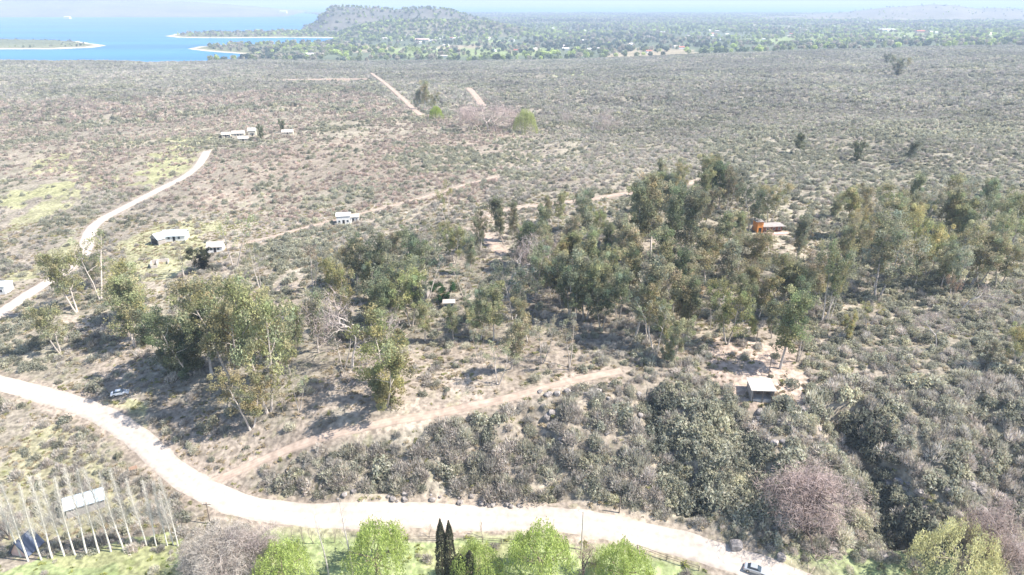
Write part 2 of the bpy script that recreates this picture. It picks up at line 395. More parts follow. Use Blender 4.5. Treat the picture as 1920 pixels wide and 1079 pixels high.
# lake and land beyond
lk_ = MB(); lk_.add([(-22000,1650,LAKE),(22000,1650,LAKE),(22000,26000,LAKE),(-22000,26000,LAKE)], [(0,1,2,3)])
tag(lk_.build('lake', M_water), kind='structure')
def colmesh(name, V, F, cols, sm=True):
    me = mesh_np(name, V, F, M_ground, smooth_=sm)
    a = me.color_attributes.new('col', 'FLOAT_COLOR', 'POINT'); a.data.foreach_set('color', np.concatenate([np.asarray(cols), np.ones((len(cols), 1))], -1).astype(np.float32).ravel())
    return tag(link(name, me), kind='structure')
LAND = []
def land(name, pts, hgt=5, seed=1):
    pl = fl(pts); q = []
    for (x1, y1), (x2, y2) in zip(pl, pl[1:]+pl[:1]):
        for k in range(8): q.append((x1+(x2-x1)*k/8, y1+(y2-y1)*k/8))
    q = np.array(q); c = q.mean(0)
    q = c+(q-c)*(1+.10*(fbm(q[:, 0]/90, q[:, 1]/90, 3, seed)-.5))[:, None]
    LAND.append(q.tolist()); V = []; cols = []; N = len(q)
    for s, z, cl in ((1.01, -2, (.5,.43,.33)), (.985, .5, (.58,.50,.40)), (.93, 1.2, (.55,.47,.36)), (.86, 2.0, (.2,.2,.12)), (.6, hgt, (.16,.17,.1)), (.3, hgt*1.1, (.16,.17,.1))):
        for p in q: V.append((*(c+(p-c)*s), LAKE+z)); cols.append(cl)
    V.append((*c, LAKE+hgt)); cols.append((.16,.17,.1)); F = []
    for r in range(5):
        for j in range(N): F.append((r*N+j, r*N+(j+1) % N, (r+1)*N+(j+1) % N, (r+1)*N+j))
    for j in range(N): F.append((5*N+j, 5*N+(j+1) % N, 6*N))
    return colmesh(name, np.array(V), F, cols)
land('lake_island', [(-260,94),(0,93),(100,93),(175,90),(205,86),(170,82),(150,78),(60,76),(-80,75),(-260,78)], 9, 3)
land('lake_peninsula', [(305,68),(330,71),(420,72),(520,71),(640,72),(660,62),(560,58),(430,62),(370,62),(330,64)], 6, 5)
land('near_peninsula', [(352,92),(380,96),(430,100),(500,105),(560,104),(660,112),(720,96),(640,80),(540,82),(430,84),(370,88)], 6, 8)
land('shore_sandbank', [(440,113),(500,108),(570,108),(600,116),(520,117)], 3, 12)
def ztop(py, dist): 
    d = ray(960, py); return CAMZ + d[2]/d[1]*dist
def ridge(name, prof, dist, depth, base, cols, amp=10, seed=1, nx=260, ny=26):
    prof = np.array(prof, float); px = np.linspace(prof[0, 0], prof[-1, 0], nx); py = np.interp(px, prof[:, 0], prof[:, 1])
    S = np.linspace(-1, 1, ny); V = []; cc = []
    for s in S:
        yy = dist+s*depth; xx = (px-960)/ray(960, 15)[1]*(dist+s*depth*.8)
        top = CAMZ + (np.array([ray(960, p)[2]/ray(960, p)[1] for p in py]))*dist
        bell = np.clip(1-abs(s)**1.6, 0, 1)
        nn = (fbm(xx/(depth*.25)+seed, np.full(nx, yy)/(depth*.25), 4, seed)-.5)
        z = base+(top-base)*bell + nn*amp*bell*(1 if abs(s) > .15 else .25)
        V += list(zip(xx, np.full(nx, yy), z)); t = fbm(xx/(depth*.12), np.full(nx, yy)/(depth*.12), 4, seed+3)[:, None]
        cc += list(np.array(cols[0])*(1-t)+np.array(cols[1])*t)
    i = np.arange(nx*ny).reshape(ny, nx); F = np.stack([i[:-1, :-1], i[:-1, 1:], i[1:, 1:], i[1:, :-1]], -1).reshape(-1, 4)
    RID[name] = (np.array(V), F)
    return colmesh(name, np.array(V), F, np.array(cc))
RID = {}
ridge('mesa_hill', [(560,58),(590,44),(603,28),(614,19),(628,13),(660,14),(700,15),(740,19),(770,16),(800,15),(840,17),(860,24),(895,35),(925,44),(960,54),(1000,60)], 3900, 620, LAKE-2, ((.09,.10,.085),(.20,.175,.145)), 30, 4)
ridge('mesa_foothill', [(620,66),(680,48),(760,40),(850,40),(920,44),(1000,60)], 3300, 330, LAKE-2, ((.13,.15,.09),(.25,.21,.16)), 10, 14)
ridge('left_far_hills', [(-900,-30),(-300,-14),(0,-6),(120,-4),(230,0),(300,2),(360,4),(420,8),(470,13),(520,18),(560,23),(600,30),(640,40)], 9000, 2400, LAKE-4, ((.14,.14,.10),(.26,.23,.17)), 60, 6)
ridge('right_far_hills', [(1280,36),(1400,31),(1500,30),(1590,24),(1660,15),(1710,11),(1750,8),(1790,10),(1830,16),(1870,15),(1920,19),(2050,12),(2300,8),(2500,30)], 6500, 1500, LAKE-2, ((.15,.15,.11),(.28,.24,.18)), 45, 7)
ridge('distant_ridge', [(-1200,-18),(300,-9),(620,6),(760,2),(900,3),(1050,7),(1300,9),(1500,9),(1700,6),(1900,6),(2300,-4),(3000,-14)], 20000, 2500, LAKE-4, ((.2,.2,.18),(.3,.28,.24)), 60, 9)

# roads as sheets over the ground
def ribbon(name, pl, width, m, lift=.07, seed=1):
    q = [pl[0]]                              # resample
    for a, b in zip(pl[:-1], pl[1:]):
        L = math.dist(a, b); st = 1.0 if a[1] < 260 else 5.0; k = max(1, int(L/st))
        for i in range(1, k+1): q.append((a[0]+(b[0]-a[0])*i/k, a[1]+(b[1]-a[1])*i/k))
    q = np.array(q); d = np.gradient(q, axis=0); d /= np.linalg.norm(d, axis=1)[:, None]+1e-9; nrm = np.stack([-d[:, 1], d[:, 0]], 1)
    s = np.cumsum(np.r_[0, np.linalg.norm(np.diff(q, axis=0), axis=1)])
    K = 9; V = []; 
    wl = width/2*(1+.22*(fbm(s/3, s*0, 4, seed)-.5)+.22*(fbm(s/18, s*0, 2, seed+1)-.5)); wr = width/2*(1+.22*(fbm(s/3, s*0+9, 4, seed+2)-.5)+.22*(fbm(s/18, s*0, 2, seed+3)-.5))
    for j in range(K):
        t = j/(K-1)*2-1; off = np.where(t < 0, t*wl, t*wr); P = q+nrm*off[:, None]
        V.append(np.stack([P[:, 0], P[:, 1], H(P[:, 0], P[:, 1])+(lift if 0 < j < K-1 else -.12)*(1+np.maximum(0, P[:, 1]-300)/400)], 1))
    V = np.stack(V, 1); Nn = len(q); i = np.arange(Nn*K).reshape(Nn, K)
    F = np.stack([i[:-1, :-1], i[:-1, 1:], i[1:, 1:], i[1:, :-1]], -1).reshape(-1, 4)
    lat = np.array([.72, .86, 1.0, .93, 1.04, .93, 1.0, .86, .72])[None, :]*(.86+.28*fbm(s[:, None]/9+np.arange(K)[None, :]*.05, s[:, None]*0+np.arange(K)[None, :]/2.5, 4, seed+8))
    tn_ = np.concatenate([np.repeat(lat.reshape(-1, 1), 3, 1), np.ones((Nn*K, 1))], 1)
    o = link(name, mesh_np(name, V.reshape(-1, 3), F[:, ::-1], m, tn_, smooth_=True)); return tag(o, kind='structure')
ribbon('gravel_road', R_MAIN, 6.3, M_gravel, .1, 1)
ribbon('dirt_track', R_TRACK, 2.6, M_dirt, .08, 4)
ribbon('upper_track', R_UP, 4.6, M_dirt, .1, 7)
ribbon('middle_path', R_MID, 2.0, M_dirt, .1, 9)
ribbon('far_lane', R_FAR, 6.5, M_dirt, .3, 10)
ribbon('far_dirt_lane', R_LANE, 9, M_dirt, .3, 11)
ribbon('field_path', R_FLD, 13, M_dirt, .8, 12)

# ------------------------------------------------------------------ vegetation meshes
def leaf_tris(P, size, aspect=.5, N=None, up=0.0, r=rng):
    """one triangle per point, random direction; N: axis directions"""
    n = len(P); d = r.normal(size=(n, 3)) if N is None else N+r.normal(size=(n, 3))*.35
    d /= np.linalg.norm(d, axis=1)[:, None]+1e-9
    e = np.cross(d, r.normal(size=(n, 3))); e /= np.linalg.norm(e, axis=1)[:, None]+1e-9
    s = np.asarray(size)*r.uniform(.7, 1.3, n); s = s[:, None]
    a = P-d*s*.5-e*s*aspect*.5; b = P-d*s*.5+e*s*aspect*.5; c = P+d*s*.5
    V = np.stack([a, b, c], 1).reshape(-1, 3); F = np.arange(3*n).reshape(n, 3); return V, F
def rep3(t): return np.repeat(t, 3, axis=0)
def tone4(t): return np.concatenate([t, np.ones((len(t), 1))], 1)
def shrub_mesh(name, seed, kind, nt):
    r = np.random.default_rng(seed)
    lobes = r.uniform(-.5, .5, (6 if nt > 150 else 3, 2)); lr = r.uniform(.35, .62, len(lobes)); lh = r.uniform(.55, 1.0, len(lobes))
    k = r.integers(0, len(lobes), nt); th = r.uniform(0, 2*math.pi, nt); ph = np.arccos(r.uniform(-.1, 1, nt)); rad = r.uniform(.45, 1, nt)**.6
    D = np.stack([np.sin(ph)*np.cos(th), np.sin(ph)*np.sin(th), np.cos(ph)], 1)
    P = np.concatenate([lobes[k], np.zeros((nt, 1))], 1)+D*rad[:, None]*np.stack([lr[k], lr[k], lh[k]], 1); P[:, 2] = np.maximum(P[:, 2], .02)
    if kind == 'twig':
        sz = .30 if nt > 150 else .5; asp = .20 if nt > 150 else .36
        V, F = leaf_tris(P, sz, asp, D+np.array([0, 0, .6]), r=r)
    else:
        sz = .19 if nt > 150 else .42
        V, F = leaf_tris(P, sz, .75, r=r)
    tl = r.uniform(.75, 1.25, len(lobes))[k]*r.uniform(.8, 1.2, nt)
    T = np.stack([tl*r.uniform(.95, 1.08, nt), tl, tl*r.uniform(.88, 1.05, nt)], 1)
    return mesh_np(name, V, F, M_leaf if kind == 'leaf' else M_twig, tone4(rep3(T)))
NEAR_T = [shrub_mesh('bare_shrub', s, 'twig', 620) for s in (1, 2, 3, 4)]; NEAR_L = [shrub_mesh('leafy_shrub', s, 'leaf', 560) for s in (5, 6, 7, 8)]
FAR_T = [shrub_mesh('bare_shrub_far', s, 'twig', 110) for s in (11, 12, 13)]; FAR_L = [shrub_mesh('leafy_shrub_far', s, 'leaf', 100) for s in (14, 15, 16)]
def far_tree(seed):
    r = np.random.default_rng(seed); n = 90; P = r.normal(size=(n, 3)); P /= np.linalg.norm(P, axis=1)[:, None]; P *= r.uniform(.5, 1, n)[:, None]**.5
    P = P*np.array([.38, .38, .42])+np.array([0, 0, .56]); V, F = leaf_tris(P, .26, .9, r=r); t = r.uniform(.7, 1.3, (n, 1))
    return mesh_np('far_tree', V, F, M_leaf, tone4(rep3(t*np.ones((1, 3)))))
FAR_TREE = [far_tree(s) for s in (21, 22, 23)]

def scatter(name, P, rz, S, idx, tint, meshes, label=None, cat=None):
    coll = bpy.data.collections.new(name+'_kinds')
    for i, me in enumerate(meshes):
        coll.objects.link(bpy.data.objects.new('k%02d_%s' % (i, name), me))
    me = bpy.data.meshes.new(name); me.vertices.add(len(P)); me.vertices.foreach_set('co', np.asarray(P, np.float32).ravel())
    for nm, ty, dat, fld in (('rz', 'FLOAT', rz, 'value'), ('scl', 'FLOAT_VECTOR', S, 'vector'), ('idx', 'INT', idx, 'value'), ('tint', 'FLOAT_VECTOR', tint, 'vector')):
        a = me.attributes.new(nm, ty, 'POINT'); a.data.foreach_set(fld, np.asarray(dat, np.int32 if ty == 'INT' else np.float32).ravel())
    o = link(name, me)
    g = bpy.data.node_groups.new(name+'_nodes', 'GeometryNodeTree')
    g.interface.new_socket('Geometry', in_out='INPUT', socket_type='NodeSocketGeometry'); g.interface.new_socket('Geometry', in_out='OUTPUT', socket_type='NodeSocketGeometry')
    gi = g.nodes.new('NodeGroupInput'); go = g.nodes.new('NodeGroupOutput'); ip = g.nodes.new('GeometryNodeInstanceOnPoints'); ci = g.nodes.new('GeometryNodeCollectionInfo')
    ci.inputs['Collection'].default_value = coll; ci.inputs['Separate Children'].default_value = True; ci.inputs['Reset Children'].default_value = True
    def na(nm, ty):
        k = g.nodes.new('GeometryNodeInputNamedAttribute'); k.data_type = ty; k.inputs[0].default_value = nm; return k.outputs[0]
    cb = g.nodes.new('ShaderNodeCombineXYZ'); g.links.new(na('rz', 'FLOAT'), cb.inputs[2])
    g.links.new(gi.outputs[0], ip.inputs['Points']); g.links.new(ci.outputs[0], ip.inputs['Instance']); ip.inputs['Pick Instance'].default_value = True
    g.links.new(na('idx', 'INT'), ip.inputs['Instance Index']); g.links.new(cb.outputs[0], ip.inputs['Rotation']); g.links.new(na('scl', 'FLOAT_VECTOR'), ip.inputs['Scale'])
    g.links.new(ip.outputs[0], go.inputs[0])
    md = o.modifiers.new('scatter', 'NODES'); md.node_group = g
    return tag(o, label, cat, kind='stuff')

def bez(r, p0, d, L, n=5, wob=.12, lift=.0):
    pts = [np.array(p0, float)]; d = np.array(d, float); d /= np.linalg.norm(d)
    for i in range(n):
        d = d+r.normal(size=3)*wob+np.array([0, 0, lift]); d /= np.linalg.norm(d); pts.append(pts[-1]+d*L/n)
    return pts
def euc_meshes(seed, width=1.0, start=.35, dens=1.0, nl=11, forks=1, lean=0, leafsz=.275):
    """16 m high; returns trunk mesh, crown mesh"""
    r = np.random.default_rng(seed); mb = MB(); tips = []
    for f in range(forks):
        d = np.array([r.normal()*.12+lean+(0 if forks == 1 else (.28 if f else -.2)), r.normal()*.12, 1.0])
        tr = bez(r, (f*.3, 0, -.6), d, 14.8*(1 if f == 0 else .86), 8, .06, .06)
        mb.tube(tr, [.19*(1-.1*i) if i else .25 for i in range(len(tr))], 6)
        m = nl//forks
        for i in range(m):
            t = start+(.97-start)*(i+r.uniform(0, .8))/m; k = t*(len(tr)-1); a = int(k); p = tr[a]+(tr[min(a+1, len(tr)-1)]-tr[a])*(k-a)
            th = r.uniform(0, 2*math.pi) if i == 0 else th+2.4+r.normal()*.4
            L = width*3.9*(1.0-abs(t-.62)*1.25)*r.uniform(.7, 1.25)
            b = bez(r, p, (math.cos(th), math.sin(th), .75+r.uniform(-.2, .3)), max(L, 1.0), 4, .16, .1)
            mb.tube(b, [.08*(1-t*.5), .065*(1-t*.5), .05*(1-t*.4), .035, .02], 4); tips += [b[-1], b[-1]+r.normal(size=3)*.8, b[3]+r.normal(size=3)*.5, b[2]+r.normal(size=3)*.6, b[-1]+np.array([0, 0, .9])+r.normal(size=3)*.5]
        tips += [tr[-1], tr[-1]+np.array([0, 0, .6]), tr[-2]]
    tips = np.array(tips); tips = tips[r.uniform(size=len(tips)) < min(1, dens+.1)]
    V = []; T = []
    for c in tips:
        R_ = r.uniform(.5, 1.15)*(.85+.25*width); nn = int(r.uniform(62, 120)*dens)
        q = r.normal(size=(nn, 3)); q /= np.linalg.norm(q, axis=1)[:, None]; q *= (r.uniform(.15, 1, nn)**.5)[:, None]*R_*np.array([1, 1, 1.1])
        v, _ = leaf_tris(c+q, leafsz, .75, np.tile([0, 0, -.6], (nn, 1))*r.uniform(0, 1), r=r)
        V.append(v); t = r.uniform(.7, 1.35); y_ = r.uniform(.9, 1.2)
        T.append(rep3(np.tile([t*y_, t, t*r.uniform(.75, 1)], (nn, 1))*r.uniform(.8, 1.2, (nn, 1))))
    V = np.concatenate(V); T = np.concatenate(T)
    return mb.mesh('trunk', M_bark, (1, 1, 1, 1)), mesh_np('crown', V, np.arange(len(V)).reshape(-1, 3), M_leaf, tone4(T))
def bare_meshes(seed, H=10, spread=.8, depth=5, base_r=.28, twn=5, first=.22, tw=1.0, upw=.12):
    r = np.random.default_rng(seed); mb = MB(); P = []; D = []
    def rec(p, d, L, rad, lv):
        b = bez(r, p, d, L, 4, .14, upw*.3); mb.tube(b, [rad, rad*.9, rad*.8, rad*.7, rad*.55], 5 if lv < 2 else 3)
        dd = (b[-1]-b[-2]); dd /= np.linalg.norm(dd)
        if lv >= depth-1:
            for i in range(twn):
                P.append(b[r.integers(1, 5)]+r.normal(size=3)*.06*H/10); D.append(dd+r.normal(size=3)*.6)
            return
        for i in range(3 if lv < 2 else r.integers(2, 4)):
            nd = dd+r.normal(size=3)*spread*.62+np.array([0, 0, upw]); rec(b[-1] if i < 2 else b[r.integers(2, 4)], nd/np.linalg.norm(nd), L*r.uniform(.66, .86), rad*.55, lv+1)
    for k in range(1 if base_r < .3 else 3):
        rec(np.array([0, 0, -.3]), np.array([r.normal()*.35*(base_r >= .3), r.normal()*.35*(base_r >= .3), 1]), H*first, base_r, 0)
    P = np.array(P); D = np.array(D); D /= np.linalg.norm(D, axis=1)[:, None]
    P2 = np.repeat(P, 3, 0)+r.normal(size=(len(P)*3, 3))*.045*H; D2 = np.repeat(D, 3, 0)
    V, F = leaf_tris(P2, .075*H*tw, .05, D2, r=r); t = r.uniform(.75, 1.25, (len(P2), 1))*np.ones((1, 3))
    return mb.mesh('trunk', M_bark, (1, 1, 1, 1)), mesh_np('twigs', V, F, M_twig, tone4(rep3(t)))
def willow_meshes(seed, H=9, Rr=4.2, ns=520):
    r = np.random.default_rng(seed); mb = MB(); tr = bez(r, (0, 0, -.4), (0, 0, 1), H*.45, 4, .08); mb.tube(tr, [.38, .33, .3, .27, .24], 7)
    for i in range(9):
        th = i*2.4; b = bez(r, tr[-1-(i % 2)], (math.cos(th), math.sin(th), 1.1), Rr*.95, 4, .1, -.12); mb.tube(b, [.16, .13, .1, .07, .04], 4)
    V = []; T = []
    for i in range(ns):
        th = r.uniform(0, 2*math.pi); q = math.sqrt(r.uniform(0, 1)); lob = 1+.22*math.sin(2*th+seed)+.16*math.sin(5*th+seed*2)+.1*math.sin(9*th)
        rr = q*Rr*.86*lob; zt = H*(1-.42*(q**2)*lob-.10*math.sin(4*th+seed)*q-.1*math.sin(q*9+3*th))+r.normal()*.4; L = r.uniform(.25, .72)*H*(.35+.65*q); m = int(10+L*3.2)
        s = np.linspace(0, 1, m); out = rr+Rr*.16*np.sqrt(s)
        p = np.stack([np.cos(th)*out, np.sin(th)*out, zt-L*s**1.25], 1)+r.normal(size=(m, 3))*.13; p[:, 2] = np.maximum(p[:, 2], .3)
        v, _ = leaf_tris(p, .30, .42, np.tile([0, 0, -1.], (m, 1)), r=r); V.append(v); t = r.uniform(.72, 1.25)
        T.append(rep3(np.tile([t, t, t*.9], (m, 1))*r.uniform(.85, 1.15, (m, 1))))
    V = np.concatenate(V); return mb.mesh('trunk', M_bark, (1, 1, 1, 1)), mesh_np('crown', V, np.arange(len(V)).reshape(-1, 3), M_leaf, tone4(np.concatenate(T)))
def cypress_meshes(seed, H=10, Rr=.95):
    r = np.random.default_rng(seed); mb = MB().tube([(0, 0, -.3), (0, 0, H*.5), (0, 0, H*.93)], [.16, .1, .03], 6); n = 4200
    z = r.uniform(.02, 1, n); th = r.uniform(0, 2*math.pi, n); pr = np.interp(z, [0, .08, .35, .7, .9, 1], [.5, .85, 1, .75, .38, .05])
    cl = .75+.5*vnoise(th*2.2, z*13, seed); q = pr*Rr*cl*r.uniform(.7, 1, n); P = np.stack([np.cos(th)*q, np.sin(th)*q, z*H], 1)
    V, F = leaf_tris(P, .26, .5, np.stack([np.cos(th)*.3, np.sin(th)*.3, np.ones(n)], 1), r=r); t = (.55+.75*(cl-.75)*2)*r.uniform(.8, 1.2, n)
    return mb.mesh('trunk', M_bark, (1, 1, 1, 1)), mesh_np('crown', V, F, M_leaf, tone4(rep3(t[:, None]*np.ones((1, 3)))))
def poplar_meshes(seed, H=18, nb=130):
    r = np.random.default_rng(seed); mb = MB(); tr = bez(r, (0, 0, -.4), (0, 0, 1), H, 9, .02, .03); mb.tube(tr, [.16*(1-i*.1)+.008 for i in range(10)], 6); tb = MB()
    for i in range(nb):
        t = .28+.69*i/nb; k = t*9; a = int(k); p = tr[a]+(tr[min(a+1, 9)]-tr[a])*(k-a); th = i*2.4; L = (1-t)*3.2+.8
        b = bez(r, p, (math.cos(th)*.5, math.sin(th)*.5, 1), L, 3, .1, .08); tb.tube(b, [.022, .018, .012, .006], 3)
        for j in range(3):
            th2 = r.uniform(0, 6.3); c = bez(r, b[1+j % 2], (math.cos(th2)*.5, math.sin(th2)*.5, 1), L*.45, 2, .06); tb.tube(c, [.010, .008, .004], 3)
    return mb.mesh('trunk', M_bark, (1, 1, 1, 1)), tb.mesh('branches', M_bark, (.85, .85, .85, 1))

# ------------------------------------------------------------------ trees, one by one
def PH(px, py):
    x, y = hit(px, py); x = float(x); y = float(y); return x, y, Hf(x, y)
def height_at(px, base, ty):
    """height of a vertical standing at base whose top shows on image line ty"""
    x, y, z = base; d = ray(px, ty); return max(1.0, CAMZ+d[2]/d[1]*y-z)
_mt = {}
def mtop(me):
    if me.name not in _mt:
        a = np.empty(len(me.vertices)*3, np.float32); me.vertices.foreach_get('co', a); _mt[me.name] = float(np.quantile(a[2::3], .995))
    return _mt[me.name]
def put_tree(name, meshes, base, h, h0, wid=1.0, rz=0, tint=(.1,.12,.05), bark=(.4,.35,.3), label='', cat='tree', group=None, parts=('trunk', 'crown')):
    h0 = max(mtop(me) for me in meshes)
    t = thing(name, label, cat, base, rz, group); s = h/h0; t.scale = (s*wid, s*wid, s)
    for nm, me in zip(parts, meshes):
        o = link(nm, me, t); o['tint'] = tuple(map(float, tint)); o['bark_tint'] = tuple(map(float, bark))
    return t
EUC = {'slim': [euc_meshes(s, .62, .30, 1.0, 14) for s in (1, 2, 3)], 'full': [euc_meshes(s, .95, .34, 1.0, 18, 2) for s in (4, 5, 6)],
       'bushy': [euc_meshes(s, 1.0, .06, 1.7, 20, 2) for s in (7, 8)], 'sparse': [euc_meshes(s, .85, .5, .55, 9, 2) for s in (9, 10, 11)],
       'lean': [euc_meshes(12, .8, .5, .9, 11, 2, .28)]}
BARE = {'bare': [bare_meshes(s, 10, .75, 5, .12, 4) for s in (31, 32, 33)]}
GG, OL, YG, DK, BR = (.29,.305,.225), (.315,.325,.215), (.345,.355,.22), (.165,.19,.15), (.30,.295,.23)
tones = {'g': (GG, 'grey-green'), 'o': (OL, 'olive'), 'y': (YG, 'yellow-green'), 'd': (DK, 'dark green'), 'b': (BR, 'brownish'), 'p': ((.36,.29,.27), 'pale grey')}
# (foot x, foot y, top y, form, tone, width)
TREES = [(175,540,470,'full','g',1.1),(222,540,478,'sparse','o',.9),(112,662,570,'full','o',1.2),(345,520,458,'sparse','b',.9),(442,505,405,'sparse','y',1.1),
(283,627,503,'slim','y',1.3),(488,545,455,'sparse','b',.9),(436,716,520,'full','g',1.05),(398,705,545,'slim','o',1.3),(360,702,560,'bushy','d',1.1),(322,700,580,'bushy','d',1.0),(503,775,522,'full','o',.8),(470,806,690,'full','o',1.2),(545,700,560,'slim','o',1),  # the two dark bushy ones carry the clump's shaded side in their tint
(553,668,565,'slim','g',.9),(597,662,545,'slim','g',1),(590,545,455,'sparse','b',1.1),(637,600,487,'full','o',.9),(645,692,600,'sparse','d',.9),
(735,500,430,'slim','g',1.3),(780,497,432,'slim','d',1.1),(812,475,412,'sparse','b',1),(853,495,415,'full','o',.9),(838,420,338,'sparse','y',.8),
(738,606,485,'full','g',1.2),(700,625,515,'bushy','d',1),(772,612,502,'full','y',1),(797,640,562,'slim','g',1.2),(725,756,603,'bushy','o',1.15),
(945,457,365,'slim','d',1),(962,455,378,'slim','b',1),(1045,430,362,'slim','y',1),(1036,422,368,'slim','g',1),(1092,440,355,'slim','g',1.2),(1120,450,388,'full','o',1),
(1080,480,400,'full','g',1),(1058,522,440,'slim','g',1.3),(1022,512,432,'full','g',.9),(1003,562,462,'full','g',1),(962,602,488,'full','d',1),(925,640,540,'slim','o',1.3),
(905,612,532,'full','g',1),(880,602,562,'bushy','g',1),(1110,542,450,'full','g',1.1),(1142,562,460,'full','g',1),(1180,562,468,'slim','g',1.4),(1068,592,482,'full','d',1),
(1128,617,530,'full','d',1.1),(1080,602,522,'slim','g',1.2),(1200,472,338,'slim','g',1),(1222,482,333,'slim','o',1.1),(1250,492,345,'slim','g',1),(1272,502,356,'slim','d',1),
(1210,542,420,'slim','g',1.2),(1240,562,430,'slim','o',1.2),(1189,636,480,'slim','g',1.1),(1216,642,520,'full','o',.9),(1260,590,465,'slim','d',.9),(1228,662,562,'sparse','g',1),
(1252,682,592,'bushy','g',.9),(1325,372,290,'slim','o',1.2),(1338,382,292,'slim','g',1.3),(1362,402,315,'full','b',.9),(1348,392,302,'slim','d',1.2),(1308,402,322,'slim','o',1.2),
(1320,432,350,'slim','g',1.2),(1405,432,345,'full','d',1.15),(1442,420,338,'full','y',1),(1300,472,402,'slim','g',1.2),(1333,502,430,'full','g',1),(1322,535,440,'slim','g',1.4),
(1424,536,430,'full','b',1.2),(1386,522,442,'sparse','g',1.1),(1362,646,528,'full','o',1),(1420,642,592,'slim','y',1.2),(1462,692,545,'slim','o',1.3),(1496,600,502,'full','d',1.15),(1496,677,600,'sparse','b',.9),
(1541,604,455,'lean','o',.85),(1552,606,505,'lean','g',.7),(1580,512,415,'full','g',.9),(1602,502,402,'full','o',.9),(1620,472,392,'full','y',.9),(1642,558,400,'full','g',1.15),
(1712,522,390,'full','y',.9),(1738,517,430,'full','o',.9),(1700,500,378,'slim','g',1.2),(1562,408,355,'bushy','g',1),(1652,432,365,'full','g',1),(1762,432,345,'full','g',1),
(1778,446,360,'slim','o',1.3),(1722,440,352,'full','g',.9),(1690,402,352,'full','g',.9),(1893,472,352,'full','g',1),(1872,462,360,'full','g',.8),(1806,532,455,'sparse','g',1),(1775,578,518,'lean','p',.8),
(1627,622,562,'sparse','y',1.1),(1802,585,530,'bare','p',1),(1755,652,590,'bare','p',1),(1903,692,600,'full','o',.9),(1850,690,645,'bushy','g',.9),(1018,682,590,'sparse','b',.9),
(1068,692,602,'sparse','b',1),(957,692,590,'slim','g',1.1),(935,722,632,'sparse','o',1),(990,642,560,'slim','o',1.1),(690,652,545,'bare','p',1),(660,690,565,'bare','p',1),(975,540,442,'bare','p',1),
(950,560,470,'bare','p',1),(1000,505,440,'bare','p',1),(870,560,490,'sparse','g',.9),(1150,500,420,'full','o',.9),(1170,520,400,'slim','g',1.1),(1035,560,470,'full','o',.9),(1095,520,430,'slim','y',1.2),
(1290,560,470,'slim','g',1.1),(1290,430,350,'full','g',.9),(1160,600,500,'full','g',1),(850,640,570,'slim','g',1.1),(900,680,610,'sparse','g',.9),(680,560,490,'slim','o',1),
(1842,370,330,'bushy','g',.8),(1500,292,252,'slim','d',1.6),(1557,300,270,'sparse','b',1.2),(1607,302,264,'bushy','d',1),(1697,308,264,'slim','d',1.5),(1333,620,560,'sparse','g',1),(1590,640,590,'bushy','o',.9),
(490,262,233,'bushy','d',.7),(530,248,222,'bushy','d',.9),(797,206,152,'slim','o',1.3),(815,208,172,'full','g',1),(785,205,168,'full','g',.9),(1683,142,104,'bushy','g',1.2),(1662,120,100,'bushy','d',1.2),(1700,130,108,'full','y',1),
(1110,246,196,'bare','p',1),(1065,244,205,'bare','p',1),(560,770,690,'sparse','o',.9),(1480,520,470,'sparse','g',.9),(1530,560,500,'full','o',.9),(1750,500,440,'full','g',.9),(1660,500,440,'full','o',.9)]
_r = random.Random(17)
for (xa, xb, ya, yb, cnt, fs, ts) in ((880,1290,430,640,22,'slim slim full','g g o d'),(1240,1570,440,680,15,'slim slim full','g g o'),(1650,1915,380,560,11,'slim full','g g o'),(1560,1810,400,545,6,'slim slim full','g o g g'),(340,530,660,740,3,'full slim','o g y'),(660,870,520,650,11,'full slim sparse bushy','g o d'),(1300,1500,430,650,12,'full slim sparse','g o b'),(1190,1370,350,470,10,'slim full','g o d'),(1800,1915,400,560,7,'full sparse','g o'),(120,330,560,690,5,'sparse full','o y b')):
    for _ in range(cnt):
        a_ = _r.uniform(xa, xb); b_ = _r.uniform(ya, yb)
        if abs(a_-1440) < 45 and 405 < b_ < 560 or abs(a_-1420) < 60 and b_ > 640: continue
        TREES.append((round(a_), round(b_), round(b_-(42+.125*b_)*_r.uniform(.62, 1.05)), _r.choice(fs.split()), _r.choice(ts.split()), _r.uniform(.9, 1.25)))
LM = [((300,470),'the tin-roofed house'),((100,600),'the left road bend'),((400,740),'the lower left clearing'),((720,740),'the foot of the dirt track'),((740,560),'the flat-roofed cottages'),((840,430),'the middle path'),
((960,420),'the upper track bend'),((1080,530),'the middle of the grove'),((960,690),'the end of the dirt track'),((1230,440),'the tall central stand'),((1340,340),'the top of the wood'),((1425,440),'the orange house'),
((1400,600),'the brown clearing'),((1440,700),'the pale-roofed hut'),((1560,520),'the leaning gums'),((1690,460),'the right-hand grove'),((1850,500),'the right edge of the photo'),((1600,290),'the upper right scrub'),
((510,250),'the distant white houses'),((1000,230),'the far bare grove'),((800,190),'the far straight lane'),((1683,130),'the far right scrub plain'),((1210,620),'the shaded hollow'),((1780,620),'the right hillside scrub'),((1010,480),'the mid-grove bare trees'),((900,570),'the left flank of the grove'),((1130,600),'the lower front of the grove'),((1180,470),'the heart of the grove'),((420,600),'the big left clump'),((1290,500),'the gap in mid wood'),((1640,430),'the back of the right-hand grove'),((700,600),'the shade left of the cottages')]
by = {}
for i, t in enumerate(TREES):
    k = min(range(len(LM)), key=lambda j: (LM[j][0][0]-t[0])**2+((LM[j][0][1]-(t[1]+t[2])/2)*1.2)**2); by.setdefault((k, t[3] == 'bare'), []).append(i)
